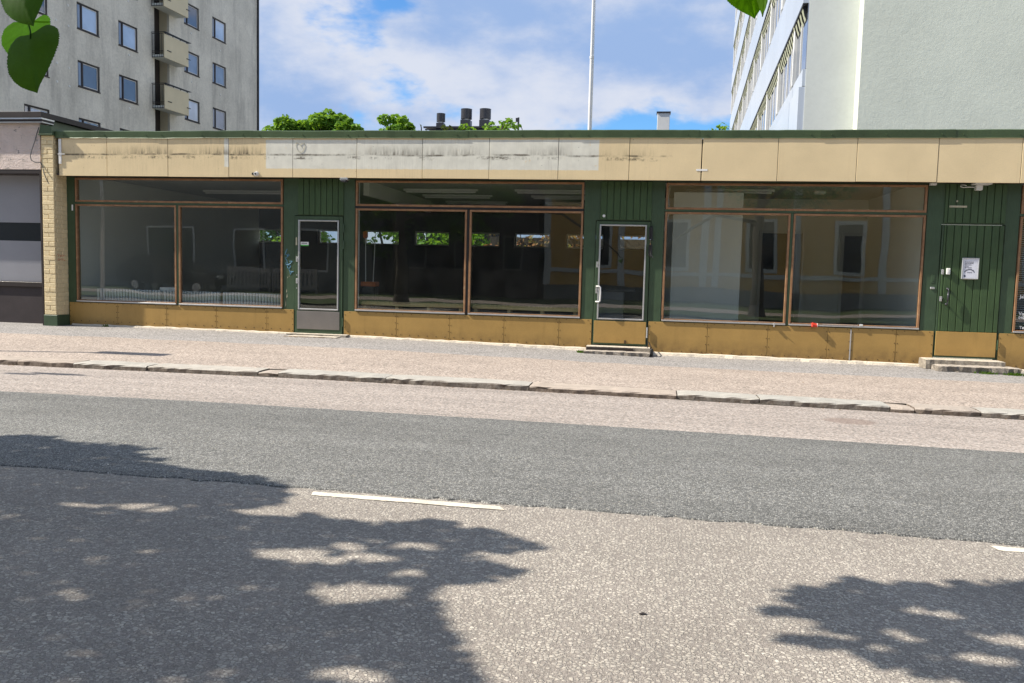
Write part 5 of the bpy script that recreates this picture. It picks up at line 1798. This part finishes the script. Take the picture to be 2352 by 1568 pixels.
leaves_mesh('crown', P, Nn, .062, 'leaf', rng, t1)
q = rng.normal(size=(7000, 3)); q /= np.linalg.norm(q, axis=1)[:, None]
q = np.array([4.6, -16.4, 5.8]) + q * (rng.uniform(.3, 1, 7000) ** .4)[:, None] * np.array([3.0, 2.4, 2.4])
foot = q + np.array(SUN)[None] * ((q[:, 2] + .17) / -SUN.z)[:, None]
q = q[~in_frame(foot, 1.15) & ~in_frame(q)]
leaves_mesh('crown', q, rng.normal(size=q.shape) * .7 + np.array([0, 0, .8]), .10, 'leaf', rng, t2)


def lime_leaf(t, stem, tip, width, normal, cup, curl, seed, label=None, mat='leaf_shade_tone', skew=0.0):
    """broad heart shaped leaf with toothed edge, cupped across and curled along its length"""
    r = random.Random(seed)
    stem, tip = Vector(stem), Vector(tip)
    ax = tip - stem
    Ln = ax.length
    ax.normalize()
    nrm = Vector(normal)
    nrm = (nrm - ax * nrm.dot(ax)).normalized()
    sd = ax.cross(nrm)
    rows, cols_ = 48, 16

    def half(tt):        # half width along the midrib, tt = 0 at the lobes, 1 at the tip
        pts = [(0, .62), (.04, .80), (.12, .95), (.25, 1.0), (.42, .95), (.6, .76), (.75, .52), (.86, .28), (.93, .12), (1, .0)]
        for (a, va), (b, vb) in zip(pts[:-1], pts[1:]):
            if tt <= b:
                return va + (vb - va) * (tt - a) / (b - a)
        return 0
    m = MB(); vs_, fs = [], []
    for i in range(rows + 1):
        tt = i / rows
        hw = half(tt) * width / 2 * (1 + .020 * (1 if i % 2 else -1) * (1 if 1 < i < rows - 1 else 0))
        for j in range(-cols_ // 2, cols_ // 2 + 1):
            s = j / (cols_ / 2)
            back = -.16 * (abs(s) ** 1.5 - abs(s) ** 4 * .4) * max(0, 1 - tt * 3.0) * Ln     # heart lobes reach back past the stem
            p = stem + ax * (tt * Ln + back + skew * Ln * s * (tt * (1 - tt) * 2 + .3 * (1 - tt))) + sd * (s * hw) + nrm * (cup * hw * s * s + curl * Ln * (tt - .3) ** 2)
            vein = .0005 * abs(math.sin((tt * 6 - abs(s) * 2.2) * math.pi)) ** .5 + .0015 * (1 - min(1, abs(s) * 5))
            p += nrm * vein
            vs_.append(tuple(p))
    q = cols_ + 1
    for i in range(rows):
        for j in range(cols_):
            fs.append((i * q + j, i * q + j + 1, (i + 1) * q + j + 1, (i + 1) * q + j))
    m.add(vs_, fs)
    tw = Vector((-0.985, -13.365, 1.70)) if stem.x < 0 else Vector((0.14, -13.19, 1.73))
    m.tube([tuple(tw), tuple(tw * .45 + (stem - ax * .02) * .55), tuple(stem - ax * .004), tuple(stem + ax * .01)], .0011, 6)
    return m.build('leaf', mat, t, smooth=True, label=label)


lime_leaf(t1, (-0.9513, -13.3623, 1.5822), (-0.9267, -13.3913, 1.4949), .078, (0.30, -1, .10), -.22, -.35, 1, 'dark shaded leaf hanging lowest', skew=.34)
lime_leaf(t1, (-1.0059, -13.2969, 1.6173), (-0.9983, -13.3222, 1.5454), .098, (-.15, -1, .30), .06, -.12, 2, 'bright sunlit leaf behind the dark one', 'leaf_sun_tone')
lime_leaf(t1, (-0.9383, -13.4047, 1.6566), (-0.9043, -13.4211, 1.5796), .074, (.35, -1, -.25), -.30, -.2, 3, 'dark folded leaf at the top edge', skew=.2)
lime_leaf(t2, (0.118, -13.185, 1.702), (0.143, -13.183, 1.632), .085, (.2, -1, .2), .12, -.1, 6, 'bright sunlit leaf at the top edge', 'leaf_sun_tone')
lime_leaf(t2, (0.150, -13.19, 1.695), (0.1575, -13.186, 1.634), .045, (.8, -.6, .1), -.2, -.2, 7, 'dark edge-on leaf at the top edge')

# ------------------------------------------------------------------ weeds, litter on the ground
def tuft(name, x, y, w_, n, seed, label, mat='grass'):
    r = random.Random(seed)
    m = MB()
    for _ in range(n):
        px, py = x + r.gauss(0, w_ / 2), y + r.gauss(0, .022)
        z = zpave(px, py) - .01
        hh = r.uniform(.02, .065)
        dx, dy = r.uniform(-.03, .03), r.uniform(-.04, .01)
        wv = r.uniform(.004, .010)
        m.add([(px - wv, py, z), (px + wv, py, z), (px + dx + wv * .8, py + dy, z + hh * .7), (px + dx * 1.3, py + dy * 1.3, z + hh), (px + dx - wv * .8, py + dy, z + hh * .7)], [(0, 1, 2, 3, 4)])
    return m.build(name, mat, kind='stuff', label=label)


tuft('weeds', 5.50, -0.70, .11, 130, 1, 'green weeds at the right end of the two level doorstep')
tuft('weeds', 5.12, -0.69, .14, 70, 2, 'thin weeds along the foot of the two level doorstep')
tuft('weeds', -1.10, -0.42, .06, 60, 3, 'weeds left of the boot scraper doorstep')
tuft('weeds', -10.05, -0.11, .07, 40, 4, 'tiny weeds at the wall foot near the brick pillar')
r = random.Random(9)
m = MB()
for _ in range(420):
    zone = r.random()
    if zone < .40:
        px, py = -6.35 + abs(r.gauss(0, .45)), -0.45 - abs(r.gauss(0, .06))
    elif zone < .6:
        px, py = r.uniform(-9, 6), -4.96 - abs(r.gauss(0, .02))
    elif zone < .8:
        px, py = r.uniform(-10, 6), -0.1 - abs(r.gauss(0, .08))
    else:
        px, py = r.uniform(-8, 6), r.uniform(-4.5, -.3)
    z = (zpave(px, py) if py > -4.7 else zroad(px) + .004) + .003
    s = r.uniform(.006, .018)
    a = r.uniform(0, 6.28)
    c, sn_ = math.cos(a) * s, math.sin(a) * s
    m.add([(px - c, py - sn_, z), (px + sn_ * .5, py - c * .5, z + .004), (px + c, py + sn_, z + r.uniform(0, .006)), (px - sn_ * .5, py + c * .5, z + .004)], [(0, 1, 2, 3)])
m.build('leaf_litter', 'leaf_red', kind='stuff', label='scattered dry leaf bits along the wall and kerb')
m = MB()
m.add([(0.020 + dx * .8, -11.10 + dy * .8, zroad(0) + dz * .8) for dx, dy, dz in ((-.022, -.006, .003), (-.005, -.012, .008), (.02, -.003, .004), (.024, .005, .003), (.0, .010, .009), (-.018, .006, .004))], [(0, 1, 4, 5), (1, 2, 3, 4)])
m.build('dry_leaf', 'dark_brown', label='single curled brown leaf on the sunlit near lane', cat='leaf')

# ------------------------------------------------------------------ street lamp at the left (its shade lies on the pavement)
sl_ = empty('street_lamp', (-13.7, -5.03, -.1), 'thin steel street lamp standing at the kerb left of the view', 'street lamp')
m = MB(); m.cyl((-13.7, -5.03, -.15), (-13.7, -5.03, 6.0), .05, .035, 12); m.build('pole', 'silver', sl_, smooth=True)
m = MB(); m.prism([(-13.95, 6.0), (-13.1, 6.02), (-12.95, 6.08), (-13.1, 6.16), (-13.95, 6.12)], 1, -5.16, -4.90); m.build('lamp_head', 'hood', sl_)

# ------------------------------------------------------------------ opposite houses, car and barrier (mirrored in the shop glass)
yh = empty('yellow_wooden_house', (5, -28, 0), 'yellow clapboard house with white pilasters across the street', 'house')
yw = [(x, x + 1.2, 1.5, 3.7) for x in (-3.2, 0.4, 4.4, 8.2, 12.2, 16.2)]
m = MB()
wall_holes(m, -5.0, 20, 0.55, 6.6, yw, lambda a, z, d: (a, -26.0 - d, z), .12)
m.build('wall', 'yellow_wood', yh)
MB().box(-5.05, 20.05, -36, -25.95, -.6, .54).build('plinth', 'grey_house', yh)
MB().box(-4.98, 19.9, -36, -26.15, .55, 6.6).build('body', 'yellow_wood', yh)
m = MB()
for x in (-4.95, -1.4, 2.4, 3.0, 6.5, 10.3, 14.3, 18.0, 19.9):
    m.box(x - .16, x + .16, -25.995, -25.93, .56, 5.9)
m.build('pilaster', 'white_paint', yh)
m = MB(); m.box(-5.1, 20.1, -25.99, -25.90, 5.91, 6.4); m.box(-5.04, 20.04, -25.985, -25.92, 1.15, 1.33); m.build('cornice', 'white_paint', yh)
m = MB(); m.prism([(-25.2, 6.55), (-36.6, 6.55), (-31, 10.2)], 0, -5.6, 20.6); m.build('roof', 'dark_roof', yh)
for a, b, z0, z1 in yw:
    f = frame_boxes(MB(), a - .12, b + .12, z0 - .1, z1 + .1, .16, -26.02, -25.96, 0).build('window', 'white_paint', yh)
    MB().box(a, b, -26.1, -26.08, z0, z1).build('pane', 'dark_glass', f)
gh = empty('grey_plaster_house', (-22, -27, 0), 'grey plaster house with a lettered shop window across the street', 'house')
MB().box(-34, -13, -36, -24.0, -.6, 8.5).build('wall', 'grey_house', gh)
m = MB(); m.prism([(-23.5, 8.4), (-36.5, 8.4), (-30, 12)], 0, -34.5, -12.5); m.build('roof', 'dark_roof', gh)
for a, b, z0, z1 in ((-24.4, -22.0, .6, 2.9), (-20.0, -18.4, .9, 2.9), (-16.6, -15.2, .9, 2.9), (-30, -28.4, .9, 2.9)):
    f = frame_boxes(MB(), a, b, z0, z1, .09, -24.0, -23.95, 0).build('window', 'white_paint', gh)
    MB().box(a + .08, b - .08, -23.99, -23.97, z0 + .08, z1 - .08).build('pane', 'dark_glass', f)
    if a == -24.4:
        text_obj('lettering', 'TATTOO', .30, (-22.55, -23.965, 1.2), 'white_vinyl', f, flip=True, bold=.004)
th = empty('added_dark_house', (-9, -27, 0), 'dark house added to block bright sky in the shop glass reflections', 'house')  # added house, closes the gap where the glass mirrored bright sky
MB().box(-12.8, -5.35, -35, -25.6, -.6, 7.6).build('wall', 'brown_plinth', th)
m = MB(); m.prism([(-25.0, 7.5), (-35.6, 7.5), (-30, 11)], 0, -12.9, -5.2); m.build('roof', 'dark_roof', th)
for a in (-11.8, -9.4, -7.0):
    f = frame_boxes(MB(), a, a + 1.0, 1.2, 2.8, .09, -25.6, -25.55, 0).build('window', 'grey_house', th)
    MB().box(a + .08, a + .92, -25.59, -25.57, 1.28, 2.72).build('pane', 'dark_glass', f)
for k, (x, y, lbl) in enumerate(((-11.5, -22.8, 'leafy tree between the two opposite houses'), (-8.0, -22.5, 'leafy tree left of the yellow house'))):
    maple(x, y, 8.5, 2.4, lbl, 50 + k, 'leaf', .22, 40, 60, 'tree', 'trees across the street', 6.5)

cr_ = empty('parked_car', (-21.0, -20.9, 0), 'dark grey car parked across the street', 'car')
WORLD[cr_.name] = (-17.4, -20.9, 0)
m = MB()
prof = [(-19.9, .28), (-15.2, .28), (-15.15, .62), (-15.5, .78), (-16.5, .86), (-17.35, 1.38), (-18.9, 1.42), (-19.75, .95), (-19.95, .85)]
m.prism(prof, 1, -21.75, -20.05); m.build('body', 'dark_body', cr_)
m = MB(); m.prism([(-19.55, .93), (-16.75, .90), (-17.4, 1.30), (-18.8, 1.34)], 1, -21.76, -20.04); m.build('side_window', 'dark_glass', cr_)
for x in (-19.0, -16.1):
    for y in (-21.62, -20.18):
        wq = MB().cyl((x, y - .13, .21), (x, y + .13, .21), .31, n=18).build('wheel', 'rubber', cr_)
        MB().cyl((x, y - .14, .21), (x, y + .14, .21), .18, n=12).build('rim', 'silver', wq)
m = MB(); m.box(-15.22, -15.13, -21.6, -21.2, .58, .70, .01); m.build('headlight', 'white_metal', cr_)
m = MB(); m.box(-15.22, -15.13, -20.6, -20.2, .58, .70, .01); m.build('headlight', 'white_metal', cr_)
for k in range(2):
    bx = -18.45 + k * 2.15
    bf = empty('site_barrier', (bx + 1, -20.4, 0), ['slatted roadworks barrier nearest the dark car', 'slatted roadworks barrier farther from the dark car'][k], 'barrier', 'roadworks barriers across the street')
    m = MB(); m.box(bx, bx + 2.05, -20.42, -20.38, .85, 1.05); m.box(bx, bx + 2.05, -20.42, -20.38, .15, .30); m.box(bx, bx + .06, -20.43, -20.37, -.05, 1.05); m.box(bx + 1.99, bx + 2.05, -20.43, -20.37, -.05, 1.05)
    m.build('rail', 'barrier', bf)
    me = MB().box(-.04, .04, -.012, .012, -.28, .28).mesh('barrier_slat', 'barrier')
    for j in range(12):
        inst('slat', me, (bx + .14 + j * .162, -20.40, .575), bf)
